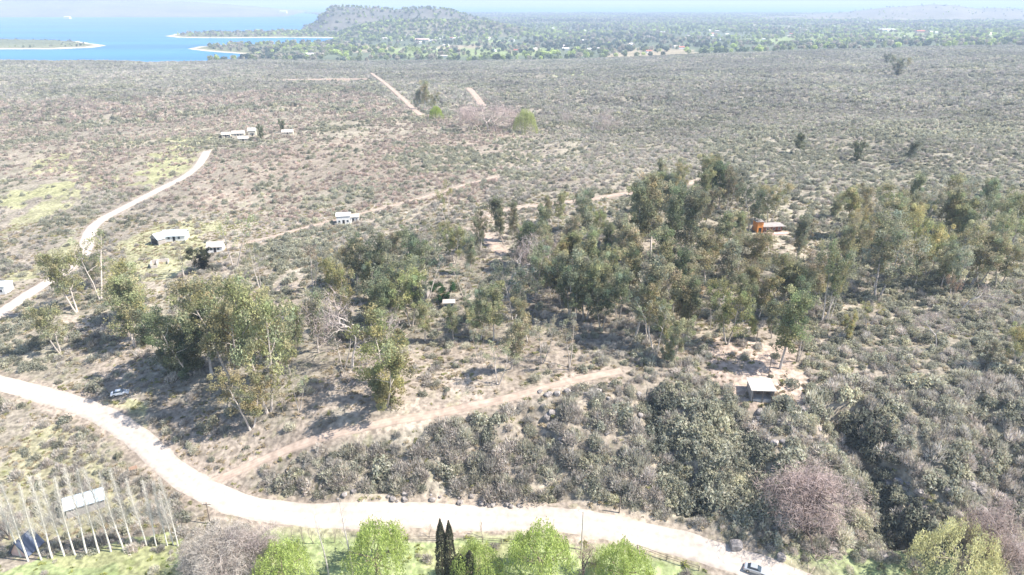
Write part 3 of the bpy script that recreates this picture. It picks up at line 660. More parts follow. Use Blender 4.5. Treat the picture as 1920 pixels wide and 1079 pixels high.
ORD = ['first', 'second', 'third', 'fourth', 'fifth', 'sixth', 'seventh', 'eighth', 'ninth', 'tenth', 'eleventh', 'twelfth', 'thirteenth', 'fourteenth', 'fifteenth', 'sixteenth', 'seventeenth', 'eighteenth', 'nineteenth', 'twentieth', 'twenty-first', 'twenty-second', 'twenty-third']
FORM = {'slim': 'slender', 'full': 'broad-crowned', 'bushy': 'dense bushy', 'sparse': 'thin-leaved', 'lean': 'leaning', 'bare': 'leafless'}
labels = {}
for (k, bare), L in by.items():
    L.sort(key=lambda i: TREES[i][0])
    for j, i in enumerate(L):
        t = TREES[i]; pos = 'only' if len(L) == 1 else ('leftmost' if j == 0 else ('rightmost' if j == len(L)-1 else ORD[j]+' from left'))
        kind = 'bare tree' if bare else 'eucalyptus'
        form = FORM[t[3]] if not bare else 'pale'
        labels[i] = f"{form} {tones[t[4]][1] if not bare else 'leafless'} {kind}, {pos} of those by {LM[k][1]}" if pos != 'only' else f"{form} {tones[t[4]][1] if not bare else 'leafless'} {kind} standing alone by {LM[k][1]}"
for i in labels:
    if len(labels[i].split()) > 16: labels[i] = ' '.join(w_ for w_ in labels[i].split() if w_ not in ('dense', 'those'))
tree_xy = []
for i, (bx, by_, ty, form, tn, wd) in enumerate(TREES):
    base = PH(bx, by_); h = height_at(bx, base, ty); tree_xy.append((base[0], base[1], h))
    T_ = np.array(tones[tn][0])*rng.uniform(.85, 1.2)*np.array([rng.uniform(.92, 1.1), 1, rng.uniform(.85, 1.1)])
    if form == 'bare':
        put_tree('bare_tree', BARE['bare'][i % 3], base, h, 9.5, 1, rng.uniform(0, 6.3), (.42,.35,.32), (.52,.47,.43), labels[i], 'bare tree', 'leafless trees among the eucalyptus', ('trunk', 'crown'))
    else:
        me = EUC[form][i % len(EUC[form])]; rz = rng.uniform(-.5, .5) if form == 'lean' else rng.uniform(0, 6.3)
        put_tree('eucalyptus_tree', me, base, h, 15.6, wd, rz, T_, np.array((.50,.44,.39))*rng.uniform(.75, 1.15), labels[i], 'eucalyptus', 'eucalyptus trees of the hillside wood')
# poplars in a row, lower left
POP = [poplar_meshes(s) for s in (41, 42, 43)]
pops = [(16,1004,900),(40,1045,900),(53,1053,905),(78,1051,905),(98,1048,893),(121,1044,890),(141,1041,892),(163,1040,878),(186,1037,880),(208,1035,876),(232,1032,885),(249,1029,880),(275,1024,893),(293,1024,902),(314,1024,905),(334,1025,895),(325,1022,915)]
for i, (bx, b_, ty) in enumerate(pops):
    base = PH(bx, b_); h = height_at(bx, base, ty)
    pos = 'leftmost' if i == 0 else ('rightmost' if i == 15 else (ORD[i]+' from left' if i < 15 else 'the short one near the right end'))
    lab = f"bare pale-trunked poplar, {pos} of the lower-left row" if i != 16 else "short bare poplar squeezed in near the right end of the row"
    put_tree('bare_poplar', POP[i % 3], base, h, 18, 1, rng.uniform(0, 6.3), (.5,.5,.45), np.array((.60,.57,.50))*rng.uniform(.9, 1.1), lab, 'poplar', 'bare poplars in a row beside the lawn', ('trunk', 'crown'))
for bx, b_, ty, lab in ((618,1090,958,'tall bare pale trunk rising left of the lime willow by the road'),(663,1092,930,'tallest bare grey trunk beside the lime willow, reaching above the road')):
    base = PH(bx, b_); put_tree('bare_poplar', poplar_meshes(bx, 18, 26), base, height_at(bx, base, ty), 18, 1.2, 0, (.5,.5,.45), (.46,.42,.38), lab, 'poplar', None, ('trunk', 'crown'))
# willows
WIL = [willow_meshes(s) for s in (51, 52)]
for i, (bx, b_, ty, wd, lab) in enumerate([(535,1105,1022,1.1,'lime-green willow at the bottom edge, leftmost of the willows'),(712,1088,985,1.05,'tallest lime-green weeping willow between bare trunks and cypresses'),(893,1095,1022,1.1,'lime-green willow just right of the small cypresses'),
        (1010,1092,993,1.15,'wide lime-green willow below the road, left of the lamp pole'),(1165,1108,1022,1.1,'lime-green willow at the bottom edge right of the lamp pole')]):
    base = PH(bx, b_); put_tree('weeping_willow', WIL[i % 2], base, height_at(bx, base, ty), 9.1, wd, i*1.3, (.40,.48,.17), (.25,.2,.15), lab, 'willow', 'fresh green willows below the road')
base = PH(818,224); put_tree('lime_tree', WIL[0], base, height_at(818, base, 199), 9.1, 1.1, 0, (.34,.42,.09), (.3,.25,.2), 'small lime-green tree near the foot of the far straight lane', 'tree')
base = PH(985,252); put_tree('lime_tree', WIL[1], base, height_at(985, base, 205), 9.1, 1.0, 0, (.42,.45,.22), (.3,.25,.2), 'pale green willow between the two far bare groves', 'tree')
base = PH(1785,1098); put_tree('budding_willow', willow_meshes(57, 9, 5.2, 460), base, height_at(1785, base, 992), 9.1, 1.15, 0, (.62,.60,.36), (.3,.26,.2), 'pale yellow-green budding willow at the bottom right corner', 'willow')
# cypresses
CY = cypress_meshes(61)
for bx, b_, ty, wd, lab in ((831,1100,974,1.0,'taller left cypress of the dark pair below the road'),(846,1098,977,.95,'right cypress of the tall dark pair below the road'),(866,1105,1040,.95,'small dark cypress close beside the tall pair'),(882,1108,1033,1.15,'small greyish cypress in front of a lime willow')):
    base = PH(bx, b_); h = height_at(bx, base, ty); put_tree('cypress', CY, base, h, 10, wd*14/h, bx, (.13,.13,.085), (.2,.15,.1), lab, 'cypress', 'dark cypresses below the road')
# round evergreen beside the cottages
base = PH(828,568); put_tree('round_evergreen', EUC['bushy'][0], base, height_at(828, base, 528), 15.6, 1.5, 0, (.06,.12,.06), (.2,.15,.1), 'round deep green evergreen beside the flat cottage roof', 'tree')
base = PH(382,506); put_tree('round_evergreen', EUC['bushy'][1], base, height_at(382, base, 457), 15.6, 1.5, 1, (.06,.07,.05), (.3,.25,.2), 'dark round tree in front of the small white house', 'tree')
# big bare trees at the foot of the slope
def big_bare(bx, b_, ty, H0, seed, tint, lab, wd=1.0, bark=(.16,.13,.11), **kw):
    base = PH(bx, b_); me = bare_meshes(seed, 10, **kw); put_tree('bare_tree', me, base, height_at(bx, base, ty), H0, wd, 0, tint, bark, lab, 'bare tree', None, ('trunk', 'crown'))
big_bare(1490,990,884,7.6,71,(.50,.40,.365),'wide pinkish leafless tree with dark limbs at the slope foot',1.05,(.10,.08,.07),spread=1.15,depth=7,base_r=.40,twn=3,first=.2,upw=.05,tw=.8)
big_bare(1850,1045,945,7.6,72,(.46,.37,.33),'brownish leafless tree behind the budding willow',.85,(.2,.16,.14),spread=1.1,depth=6,base_r=.32,twn=4,first=.2,upw=.05)
big_bare(415,1092,1003,7.6,73,(.44,.40,.35),'large grey leafless tree right of the poplar row',1.05,(.36,.31,.28),spread=1.05,depth=6,base_r=.32,twn=5,first=.2,upw=.08)
big_bare(480,1092,1010,7.6,76,(.42,.36,.33),'smaller grey leafless tree left of the first lime willow',1.1,(.40,.35,.31),spread=.9,depth=6,base_r=.3,twn=6,first=.2,upw=.08)
big_bare(1092,1085,1020,7.6,74,(.46,.34,.31),'small pinkish leafless tree under the lamp pole',.8,spread=.8,depth=5,base_r=.25,twn=7,first=.2)
big_bare(18,1012,960,7.6,75,(.4,.34,.3),'small dead tree beyond the left end of the poplars',.8,spread=.8,depth=5,base_r=.25,twn=3,first=.2)
# far bare grove
for i, (bx, b_, ty) in enumerate([(885,244,197),(900,247,195),(915,246,193),(930,247,196),(945,244,200),(958,243,205),(1140,246,215)]):
    base = PH(bx, b_); put_tree('bare_tree', BARE['bare'][i % 3], base, height_at(bx, base, ty), 9.5, 1.6, i, (.46,.37,.34), (.4,.34,.3), 'pinkish leafless tree of the far grove left of the pale willow' if i < 6 else 'pinkish leafless tree at the right end of the far clearing', 'bare tree', 'far bare grove' if i < 6 else None, ('trunk', 'crown'))
# saplings beside the road
SAP = bare_meshes(81, 4.2, .35, 4, .09, 2, .35, .7, .35)
for i, (bx, b_) in enumerate([(548,1020),(571,1020),(588,1020),(607,1019),(627,1018),(684,1012),(806,1010),(905,1008)]):
    base = PH(bx, b_); pos = 'leftmost' if i == 0 else ('rightmost' if i == 7 else ORD[i]+' from left')
    put_tree('sapling', SAP, base, 3.4+.5*(i % 3), 4.2, 1, i, (.3,.26,.22), (.3,.26,.22), f"thin bare sapling below the road, {pos} of the planted row", 'sapling', 'bare saplings planted below the road', ('trunk', 'crown'))

# ------------------------------------------------------------------ buildings
FOOT = []
def gable(label, px, py, L, Wd, hw, hr, yaw, roofm, wallm, cat='house', name='house', wins=1, group=None, over=.35, base=None, open_end=False):
    b = base or PH(px, py); FOOT.append((b[0], b[1], max(L, Wd)*.6+1.0)); t = thing(name, label, cat, (b[0], b[1], b[2]-.1), yaw, group); hl, hw2 = L/2, Wd/2
    m = MB(); m.box(-hl, hl, -hw2, hw2, -1.2, hw); m.add([(-hl, -hw2, hw), (-hl, hw2, hw), (-hl, 0, hw+hr), (hl, -hw2, hw), (hl, hw2, hw), (hl, 0, hw+hr)], [(0,2,1),(3,4,5),(0,3,5,2),(1,2,5,4)]); m.build('wall', wallm, t)
    sl = hr/hw2; ro = MB(); a = hl+over; e = hw2+over
    for s in (-1, 1):
        z0 = hw-sl*over+.06; z1 = hw+hr+.06; th = .12
        V = [(-a, s*e, z0), (a, s*e, z0), (a, 0, z1), (-a, 0, z1), (-a, s*e, z0+th), (a, s*e, z0+th), (a, 0, z1+th), (-a, 0, z1+th)]
        ro.add(V, [(0,1,2,3),(4,7,6,5),(0,4,5,1),(0,3,7,4),(1,5,6,2)])
    r = ro.build('roof', roofm, t)
    # ridge cap
    MB().box(-a, a, -.12, .12, hw+hr+.16, hw+hr+.24).build('ridge_cap', roofm, r)
    if wins:
        MB().box(-.45, .45, -hw2-.06, -hw2+.01, -.1, min(2.1, hw-.15)).build('door', M_dark, t)
        for k in range(wins):
            for s in (-1, 1):
                xx = s*(hl*.45+k*1.6)
                if abs(xx)+.5 > hl: continue
                w_ = MB().box(xx-.5, xx+.5, -hw2-.05, -hw2+.01, 1.0, min(2.0, hw-.2)).build('window', M_white, t)
                MB().box(xx-.42, xx+.42, -hw2-.08, -hw2-.055, 1.08, min(1.92, hw-.28)).build('pane', M_glass, w_)
    if open_end: MB().box(-hl-.05, -hl+.01, -hw2*.75, hw2*.75, 0, hw*.92).build('doorway', M_dark, t)
    return t
def flatroof(label, px, py, L, Wd, h, yaw, wallm, roofm, cat='house', name='house', group=None, base=None, slope=0.0, front_open=False, over=.25):
    b = base or PH(px, py); FOOT.append((b[0], b[1], max(L, Wd)*.6+.8)); t = thing(name, label, cat, (b[0], b[1], b[2]-.1), yaw, group); hl, hw = L/2, Wd/2
    if front_open:
        w_ = .15; MB().box(-hl, -hl+w_, -hw, hw, -1, h-.02).box(hl-w_, hl, -hw, hw, -1, h-.02).box(-hl+w_, hl-w_, hw-w_, hw, -1, h-.02).build('wall', wallm, t)
        MB().box(-hl+w_, hl-w_, -hw+w_, hw-w_, -1, .12).build('floor_slab', M_conc, t)
        for s in (-1, 0, 1): MB().box(s*(hl-.35)-.07, s*(hl-.35)+.07, -hw+.02, -hw+.16, -1, h-.02).build('post', M_wood, t)
    else:
        MB().box(-hl, hl, -hw, hw, -1.2, h).build('wall', wallm, t)
        MB().box(-.45, .45, -hw-.05, -hw+.01, 0, min(2, h-.2)).build('door', M_dark, t)
        for s in (-1, 1):
            w2 = MB().box(s*hl*.6-.45, s*hl*.6+.45, -hw-.05, -hw+.01, 1, min(2, h-.25)).build('window', M_white, t); MB().box(s*hl*.6-.36, s*hl*.6+.36, -hw-.08, -hw-.055, 1.08, min(1.92, h-.33)).build('pane', M_glass, w2)
    a, e = hl+over, hw+over; z = h+.01; V = [(-a,-e,z),(a,-e,z),(a,e,z+slope),(-a,e,z+slope),(-a,-e,z+.14),(a,-e,z+.14),(a,e,z+.14+slope),(-a,e,z+.14+slope)]
    ro = MB().add(V, [(0,3,2,1),(4,5,6,7),(0,1,5,4),(1,2,6,5),(2,3,7,6),(3,0,4,7)]).build('roof', roofm, t)
    return t
flatroof('small open-fronted hut with pale flat roof below the wood', 1424, 742, 5.0, 4.4, 2.5, R(-3), M_wall, M_roofw, 'hut', 'open_hut', slope=.5, front_open=True, over=.3)
gable('long pale tin-roofed farmhouse right wing in the clearing', 331, 449, 8.5, 5.5, 2.4, 1.5, R(8), M_tin, M_white, wins=1)
gable('tin-roofed left wing of the farmhouse with dark gable end', 303, 455, 5.5, 5.0, 2.3, 1.7, R(58), M_tin, M_wall, wins=0, open_end=True)
flatroof('white flat-roofed block house beside the middle path', 645, 418, 5.5, 5, 3.6, R(12), M_white, M_white)
flatroof('lower white annex right of the white block house', 663, 416, 4.5, 4, 2.5, R(12), M_white, M_beige, name='annex', cat='annex')
gable('white-walled house behind the dark round tree', 406, 471, 5.5, 4, 2.3, 1.3, R(10), M_roofw, M_white)
gable('white-roofed barn seen through the poplars with dark left end', 163, 952, 7.0, 3.9, 2.4, 1.3, R(30), mat('bluish_tin_roof', (.52,.60,.66), .45, .2, .2, 1.2), M_wall, cat='barn', name='barn', wins=0, open_end=True)
gable('small steep-roofed cabin behind the leftmost poplars', 52, 1032, 3.6, 3.6, .9, 2.6, R(80), mat('slate_blue_roof', (.09,.11,.16), .7), M_pink, cat='cabin', name='cabin', wins=0)
flatroof('flat beige-roofed cottage left of the round evergreen', 790, 556, 4.5, 3.5, 2.3, R(-10), M_wall, M_beige, name='cottage', cat='cottage')
flatroof('flat cream-roofed cottage just right of the round evergreen', 842, 577, 3.2, 2.4, 2.0, R(5), M_wall, M_roofw, name='cottage', cat='cottage')
flatroof('white house cut by the left edge above the road', 2, 548, 6, 5, 3, R(5), M_white, M_tin)
# orange house
b = PH(1430, 434); FOOT.append((b[0], b[1], 8)); t = thing('orange_house', 'orange-walled house with grey flat roofs in the wood', 'house', (b[0], b[1], b[2]-.1), R(6))
MB().box(-3.2, -1.0, -2, 2, -1, 4.2).build('tower_wall', M_orange, t); MB().box(-3.9, -.8, -2.3, 2.3, 4.2, 4.35).build('tower_roof', M_wall, t)
MB().box(-1, 6.5, -1.6, 2.2, -1, 2.2).build('wall', mat('red_brown_wall', (.22,.09,.06), .9), t); MB().box(-.99, 7.4, -2.4, 2.6, 2.22, 2.42).build('roof', M_wall, t)
MB().box(-.6, 8, -5.2, -2.6, -1, .35).build('terrace', M_pink, t); MB().box(-2.6, -1.6, -2.06, -1.98, 0, 2).build('door', M_dark, t)
for xx in (1, 3.4, 5.4):
    w_ = MB().box(xx-.5, xx+.5, -1.66, -1.59, .8, 1.8).build('window', M_white, t); MB().box(xx-.4, xx+.4, -1.70, -1.665, .9, 1.7).build('pane', M_glass, w_)
# low white ruin
b = PH(300, 497); FOOT.append((b[0], b[1], 5)); t = thing('roofless_shed', 'low whitewashed roofless shed below the tin-roofed house', 'shed', b, R(20))
for bx_ in ((-3,3,1.9,2.2,-1,1.5),(-3,-2.7,-2,1.9,-1,1.3),(2.7,3,-1,1.9,-1,1.2),(-.9,-.6,-2.2,1.9,-1,1.6),(-2.7,-.9,-2.2,-1.9,-1,.7)): MB().box(*bx_).build('wall', M_roofw, t)
# distant white houses
for px, py, L, hw, lab, rm in ((425,258,7,2.6,'leftmost of the distant pale houses, low with dark opening',M_roofw),(448,256,10,3,'long pale green-white house among the distant houses',M_roofw),(474,255,6,4.6,'tallest white house of the distant group',M_white),
      (540,252,9,2,'low pale pinkish house right of the distant dark trees',M_roofw),(457,264,8,2,'low rubble-coloured shed in front of the distant houses',M_roofw)):
    gable(lab, px, py, L*.8, L*.5, hw*.85, 1.3, R(10), rm, M_beige)
# town
def town(px, py, L, h, label, roofm, wallm, group=None, rr=.0, Wd=None):
    x_, y_, z_ = PH(px, py); return gable(label, px, py, L, Wd or L*.5, h, h*.45, rr, roofm, wallm, group=group, name='town_house', base=(x_, y_, z_), wins=1 if L > 30 else 0, over=.6, cat='house')
town(735, 56, 62, 9, 'large red-roofed building at the foot of the mesa', M_red, M_white)
town(792, 66, 70, 7, 'long white-roofed hall right of the red-roofed building', M_roofw, M_white)
town(792, 78, 50, 7, 'wide pinkish building below the long white hall', M_pink, M_beige)
town(713, 66, 34, 6, 'cream building left of the red-roofed building', M_beige, M_white)
town(584, 106, 30, 6, 'white lakeside house on the near peninsula tip', M_white, M_white)
town(470, 92, 16, 4, 'small ochre house on the near peninsula', M_beige, M_beige)
town(1725, 62, 34, 7, 'red-roofed shed among the green fields at right', M_red, M_pink)
town(1749, 64, 34, 6, 'white warehouse beside the red-roofed shed at right', M_white, M_white)
town(1663, 58, 80, 6, 'long low white greenhouse among the right-hand fields', M_white, M_white)
town(1790, 58, 40, 5, 'pale greenish long shed right of the warehouse', M_tin, M_white)
town(1596, 84, 26, 4, 'white roofed house at the near edge of the right-hand fields', M_white, M_white)
town(830, 108, 24, 4, 'pale house beside the far lime fields', M_roofw, M_white)
b = fl([(532,27)])[0]; gable('white lakeside block across the water left of the mesa', 532, 27, 75, 40, 28, 6, 0, M_white, M_white, base=(b[0], b[1], LAKE+2), name='lakeside_block', cat='building', wins=0)
b = fl([(127,36)])[0]; gable('tiny white villa on the far left shore of the lake', 127, 36, 45, 30, 14, 4, 0, M_white, M_white, base=(b[0], b[1], LAKE+2), name='shore_villa', cat='building', wins=0)
rt = random.Random(8)
for i in range(170):
    px = rt.uniform(640, 1900); py = rt.uniform(30, 60+40*min(1, (px-640)/200)) if px < 1300 else rt.uniform(28, 80); 
    k = rt.choice([0, 0, 0, 1, 1, 2]); rm = (M_white, M_roofw, M_red)[k]; wl = (M_white, M_beige, M_white)[k]
    reg = 'around the mesa' if px < 1000 else ('in the middle of the far town' if px < 1400 else 'on the right of the far town')
    nm = ('white-roofed', 'cream-roofed', 'red-roofed')[k]
    town(px, py, rt.uniform(12, 22), rt.uniform(4, 6), f"tiny {nm} house among trees {reg}", rm, wl, f"{nm} houses {reg}", rt.uniform(-.6, .6))

# ------------------------------------------------------------------ cars, poles, fences
def car(label, px, py, yaw, paint_):
    x_, y_, z_ = PH(px, py); t = thing('parked_car' if paint_ is M_wcar else 'car', label, 'car', (x_, y_, z_+.1), yaw)
    prof = [(-2.15,.35),(-2.15,.78),(-1.95,.9),(-1.35,.95),(1.0,.93),(1.9,.78),(2.15,.62),(2.15,.35)]
    def ext(pf, w0, w1=None):
        w1 = w1 or w0; nn = len(pf); V = [(a, -w0, c) for a, c in pf]+[(a, w0, c) for a, c in pf]; F = [tuple(range(nn)), tuple(range(2*nn-1, nn-1, -1))]+[(i, i+nn, (i+1) % nn+nn, (i+1) % nn) for i in range(nn)]; return V, F
    bo = MB().add(*ext(prof, .86)).build('body', paint_, t)
    bv = bo.modifiers.new('bevel', 'BEVEL'); bv.width = .06; bv.segments = 2
    g = [(-1.55,.94),(-1.05,1.36),(.25,1.38),(.95,.93)]; V, F = ext(g, .74); V = [(a, b_*(1 if c < 1 else .82), c) for a, b_, c in V]; MB().add(V, F).build('window_glass', M_glass, t)
    V, F = ext([(-1.0,1.365),(-.95,1.42),(.15,1.43),(.24,1.385)], .6); MB().add(V, F).build('roof_panel', paint_, t)
    for sx in (-1.35, 1.35):
        for sy in (-1, 1):
            w_ = MB().tube([(sx, sy*.68, .33), (sx, sy*.89, .33)], [.33, .33], 14).build('wheel', M_tyre, t); MB().tube([(sx, sy*.86, .33), (sx, sy*.905, .33)], [.19, .19], 10).build('rim', M_rim, w_)
    for sy in (-.6, .6):
        MB().box(2.13, 2.17, sy-.17, sy+.17, .58, .7).build('headlight', M_lamp, t); MB().box(-2.17, -2.13, sy-.17, sy+.17, .66, .8).build('tail_light', M_red, t)
        MB().box(.75, .9, sy*1.55-.07, sy*1.55+.07, .95, 1.07).build('mirror', paint_, t)
    return t
car('silver car driving on the gravel road at the bottom right', 1416, 1074, R(-24), M_silver)
car('white car parked at the shade edge beside the lower-left road bend', 226, 742, R(20), M_wcar)
def pole(label, px, py, h, lamp=False, group=None, cross=True):
    x_, y_, z_ = PH(px, py); t = thing('lamp_pole' if lamp else 'utility_pole', label, 'pole', (x_, y_, z_), 0, group)
    MB().tube([(0, 0, -.5), (0, 0, h)], [.15, .09], 8).build('shaft', M_conc if lamp else M_wood, t)
    if lamp:
        a = MB().tube([(0, 0, h-.3), (-.6, .1, h+.1), (-1.3, .2, h+.15)], [.04, .035, .03], 5).build('arm', M_rim, t); MB().box(-1.75, -1.2, .08, .32, h+.08, h+.2).build('lamp_head', M_white, a)
    elif cross:
        a = MB().box(-.9, .9, -.06, .06, h-.55, h-.43).build('crossarm', M_wood, t)
        for s in (-.8, 0, .8): MB().tube([(s, 0, h-.43), (s, 0, h-.25)], [.05, .04], 6).build('insulator', M_white, a)
pole('tall pale lamp pole beside the road above a bare pink tree', 1090, 1031, 9.5, True)
pole('wooden pole at the inner bend of the lower road', 395, 984, 5.5)
pole('dark wooden post on the brown terrace left of the hut path', 1441, 706, 5.2, cross=False)
pole('thin wooden post at the right of the brown terrace', 1493, 680, 5.2, cross=False)
pole('thin wooden post at the upper left of the brown terrace', 1417, 648, 4.6, cross=False)
pole('short wooden pole on the far side of the road at right', 1161, 962, 4.2, cross=False)
pole('white pole rising above the distant scrub on the left', 493, 215, 11, True)
def fence(label, pts, h=1.2, wires=2, step=4.0, rail=False):
    pl = hits(pts); x0, y0 = pl[0]; t = thing('rail_fence', label, 'fence', (x0, y0, Hf(x0, y0))); z0 = Hf(x0, y0); pp = []
    for a, b in zip(pl[:-1], pl[1:]):
        k = max(1, int(round(math.dist(a, b)/step)))
        for i in range(k): pp.append((a[0]+(b[0]-a[0])*i/k, a[1]+(b[1]-a[1])*i/k))
    pp.append(pl[-1]); me = MB().tube([(0, 0, -.4), (0, 0, h)], [.09, .08], 6).mesh('post', M_wood); P3 = [(a-x0, b-y0, Hf(a, b)-z0) for a, b in pp]
    for p in P3: link('post', me, t, p)
    for k in range(wires):
        zz = h*(.5+.42*k); MB().tube([(p[0], p[1], p[2]+zz) for p in P3], [.05]*len(P3), 4).build('rail', M_wood, t)
fence('low wooden rail fence across the lawn right of the willow', [(765,1014),(820,1016),(870,1014),(940,1020),(1000,1022)])
fence('wooden rail fence running down beside the road at right', [(1195,1032),(1250,1052),(1310,1072)])
# signpost / notice board on the verge
b = PH(252, 888); t = thing('notice_board', 'small leaning wooden notice board on the verge above the barn', 'sign', b, R(30))
for s in (-.6, .6): MB().tube([(s, 0, -.3), (s, 0, 2.0)], [.07, .06], 6).build('post', M_wood, t)
MB().box(-.85, .85, -.05, .03, 1.0, 1.9).build('board', mat('board_face', (.42,.28,.2), .8), t)

# ------------------------------------------------------------------ rocks
def rock_mesh(seed):
    import bmesh
    r = random.Random(seed); bm = bmesh.new(); bmesh.ops.create_icosphere(bm, subdivisions=2, radius=1)
    for v in bm.verts:
        k = 1+.35*(float(vnoise(v.co.x*1.6+seed, v.co.y*1.6+v.co.z*1.9, seed))-.5)*2; v.co *= k
        for c in range(3): v.co[c] = max(-.75, min(.75, v.co[c]))
        v.co.z *= .7
    me = bpy.data.meshes.new('rock'); bm.to_mesh(me); bm.free(); me.materials.append(M_rock); return me
ROCKS = [rock_mesh(s) for s in (1, 2, 3, 4, 5)]
rk = 0
for px, py, s, lab in ((1380,1027,1.6,'dark boulder on the road verge, left of the pair near the car'),(1465,1048,1.2,'pale boulder on the grassy verge right of the car'),(1912,1040,2.6,'large pale boulder at the lower right edge'),(1560,1032,1.1,'flat pale boulder under the wide pinkish tree'),(1528,745,1.0,'dark boulder just right of the pale-roofed hut'),(1655,1045,1.0,'lone boulder in the dark gully foot')):
    x_, y_, z_ = PH(px, py); o = link('boulder', ROCKS[rk % 5], None, (x_, y_, z_+s*.2)); o.scale = (s, s*.9, s); o.rotation_euler = (0, 0, rk); tag(o, lab, 'boulder'); rk += 1
rr_ = np.random.default_rng(77)
def area_rocks(poly, nn, s0, s1, lab, group):
    global rk
    pl = hits(poly); xs = [p[0] for p in pl]; ys = [p[1] for p in pl]; k = 0
    while k < nn:
        x_, y_ = rr_.uniform(min(xs), max(xs)), rr_.uniform(min(ys), max(ys))
        if not inpoly(np.array([x_]), np.array([y_]), pl)[0]: continue
        s = rr_.uniform(s0, s1); o = link('boulder', ROCKS[rk % 5], None, (x_, y_, Hf(x_, y_)+s*.2)); o.scale = (s*rr_.uniform(.8, 1.4), s, s*rr_.uniform(.8, 1.3)); o.rotation_euler = (rr_.uniform(-.3, .3), rr_.uniform(-.3, .3), rr_.uniform(0, 6)); zz_ = 'big ' if s > s0+.66*(s1-s0) else ('small ' if s < s0+.33*(s1-s0) else 'mid-sized '); q_ = (x_-min(xs))/(max(xs)-min(xs)); w_ = ', near its left end' if q_ < .33 else (', near its right end' if q_ > .66 else ', near its middle'); tag(o, zz_+lab+w_, 'boulder', zz_+group+w_); rk += 1; k += 1
area_rocks([(1650,900),(1850,930),(1900,1020),(1700,1010)], 36, .5, 1.5, 'grey boulder in the rocky gully at the lower right', 'boulders in the lower right gully')
area_rocks([(1000,730),(1200,720),(1250,830),(1050,860)], 30, .4, 1.1, 'grey boulder below the end of the dirt track', 'boulders below the end of the dirt track')
area_rocks([(1300,760),(1600,760),(1650,860),(1350,880)], 34, .4, 1.2, 'grey boulder on the scrubby slope below the hut', 'boulders on the slope below the hut')
area_rocks([(560,930),(820,925),(1000,930),(1000,950),(560,945)], 26, .3, .8, 'pale boulder along the upper edge of the lower road', 'boulders along the upper road edge')

# ------------------------------------------------------------------ shrubs
dens_zones = []
def dz(pts, k): dens_zones.append((hits(pts), k))
# density multipliers, later wins
dz([(-100,1010),(330,1000),(460,985),(700,985),(1000,990),(1180,1015),(1400,1079),(1400,1300),(-300,1300)], .03)
dz([(-100,1000),(20,990),(320,985),(330,1015),(30,1040),(-100,1040)], .9)
dz([(330,1000),(470,1000),(480,1150),(340,1150)], .6)
dz([(1420,1070),(1520,1045),(1920,1060),(1920,1200),(1450,1200)], .06)
dz([(-100,760),(120,780),(240,860),(300,930),(320,985),(-100,990)], .75)
dz([(420,930),(440,880),(600,850),(760,800),(1000,750),(1180,712),(1350,760),(1920,700),(2200,800),(2200,1060),(1700,1030),(1480,1015),(1300,975),(1100,955),(700,948),(500,945)], 1.9)
dz([(60,560),(300,520),(560,520),(900,480),(1180,560),(1180,690),(900,760),(600,810),(420,870),(330,830),(250,760),(120,700),(60,640)], .30)
dz([(1180,400),(1540,360),(1560,640),(1200,690)], .45)
dz([(1330,630),(1500,640),(1510,760),(1380,765),(1300,700)], .10)
dz([(380,905),(620,830),(900,765),(1150,705),(1130,690),(880,750),(600,800),(330,850)], .25)
dz([(230,430),(400,410),(480,520),(250,520)], .25)
dz([(0,360),(190,320),(230,330),(120,390),(0,450)], .15)
dz([(230,355),(300,345),(370,310),(370,270),(420,250),(330,258),(300,290)], .15)
dz([(80,290),(160,290),(170,320),(60,325)], .25)
dz([(0,500),(150,440),(170,500),(60,560),(0,590)], .25)
dz([(0,260),(160,240),(400,230),(620,170),(700,200),(640,260),(420,300),(0,330)], .6)
dz([(900,400),(960,380),(960,480),(880,460)], .2)
dz([(150,280),(250,280),(230,350),(150,345)], 1.6)
def density(x_, y_):
    wx_ = x_+(fbm(x_/12, y_/12, 3, 61)-.5)*np.clip(y_*.06, 4, 40); wy_ = y_+(fbm(x_/12, y_/12, 3, 62)-.5)*np.clip(y_*.1, 5, 60)
    d = np.full(x_.shape, 1.15)
    for pl, k in dens_zones: d = np.where(inpoly(wx_, wy_, pl), k, d)
    c = fbm(x_/11, y_/11, 3, 70); d = d*(.45+1.0*sstep(.32, .55, c)); c2 = fbm(x_/48, y_/70, 4, 171); d = d*np.where(d < 1.7, np.where(x_ > .1*y_, .85, .35)+np.where(x_ > .1*y_, .3, .85)*sstep(.34, .56, c2), 1)
    near_road = np.full(x_.shape, 1e9)
    for pl, wd in ROADS: near_road = np.minimum(near_road, polydist(x_, y_, pl)-wd/2)
    d = np.where(near_road < 1.3+.001*y_, 0, d)
    for fx, fy, fr in FOOT: d = np.where(np.hypot(x_-fx, y_-fy) < fr, 0, d)
    return d
pinkz = hits([(0,190),(420,180),(640,160),(1000,260),(900,380),(500,420),(0,330)]); olivez = hits([(1400,240),(2200,200),(2200,700),(1500,700),(1200,560)])
slopegreen = hits([(1250,740),(1920,700),(2200,900),(1900,1040),(1500,1010),(1250,960)]); greyz = hits([(460,930),(700,830),(1000,760),(1250,740),(1250,960),(900,940)])
B = []
for y0, y1, area, s0, s1 in ((84,250,2.2,.8,4.4),(250,600,4.6,1.4,3.9),(600,1750,13,2.8,6.6)):
    A_ = .95*(y1**2-y0**2)+60*(y1-y0); n_ = int(A_/area); yy = np.sqrt(rng.uniform(y0**2, y1**2, n_)); xx = rng.uniform(-1, 1, n_)*(yy*.92+14)
    keep = rng.uniform(0, 1.35, n_) < density(xx, yy); xx = xx[keep]; yy = yy[keep]; nk = len(xx)
    s = s0+(s1-s0)*rng.beta(1.3, 3.0, nk)
    B.append((xx, yy, s))
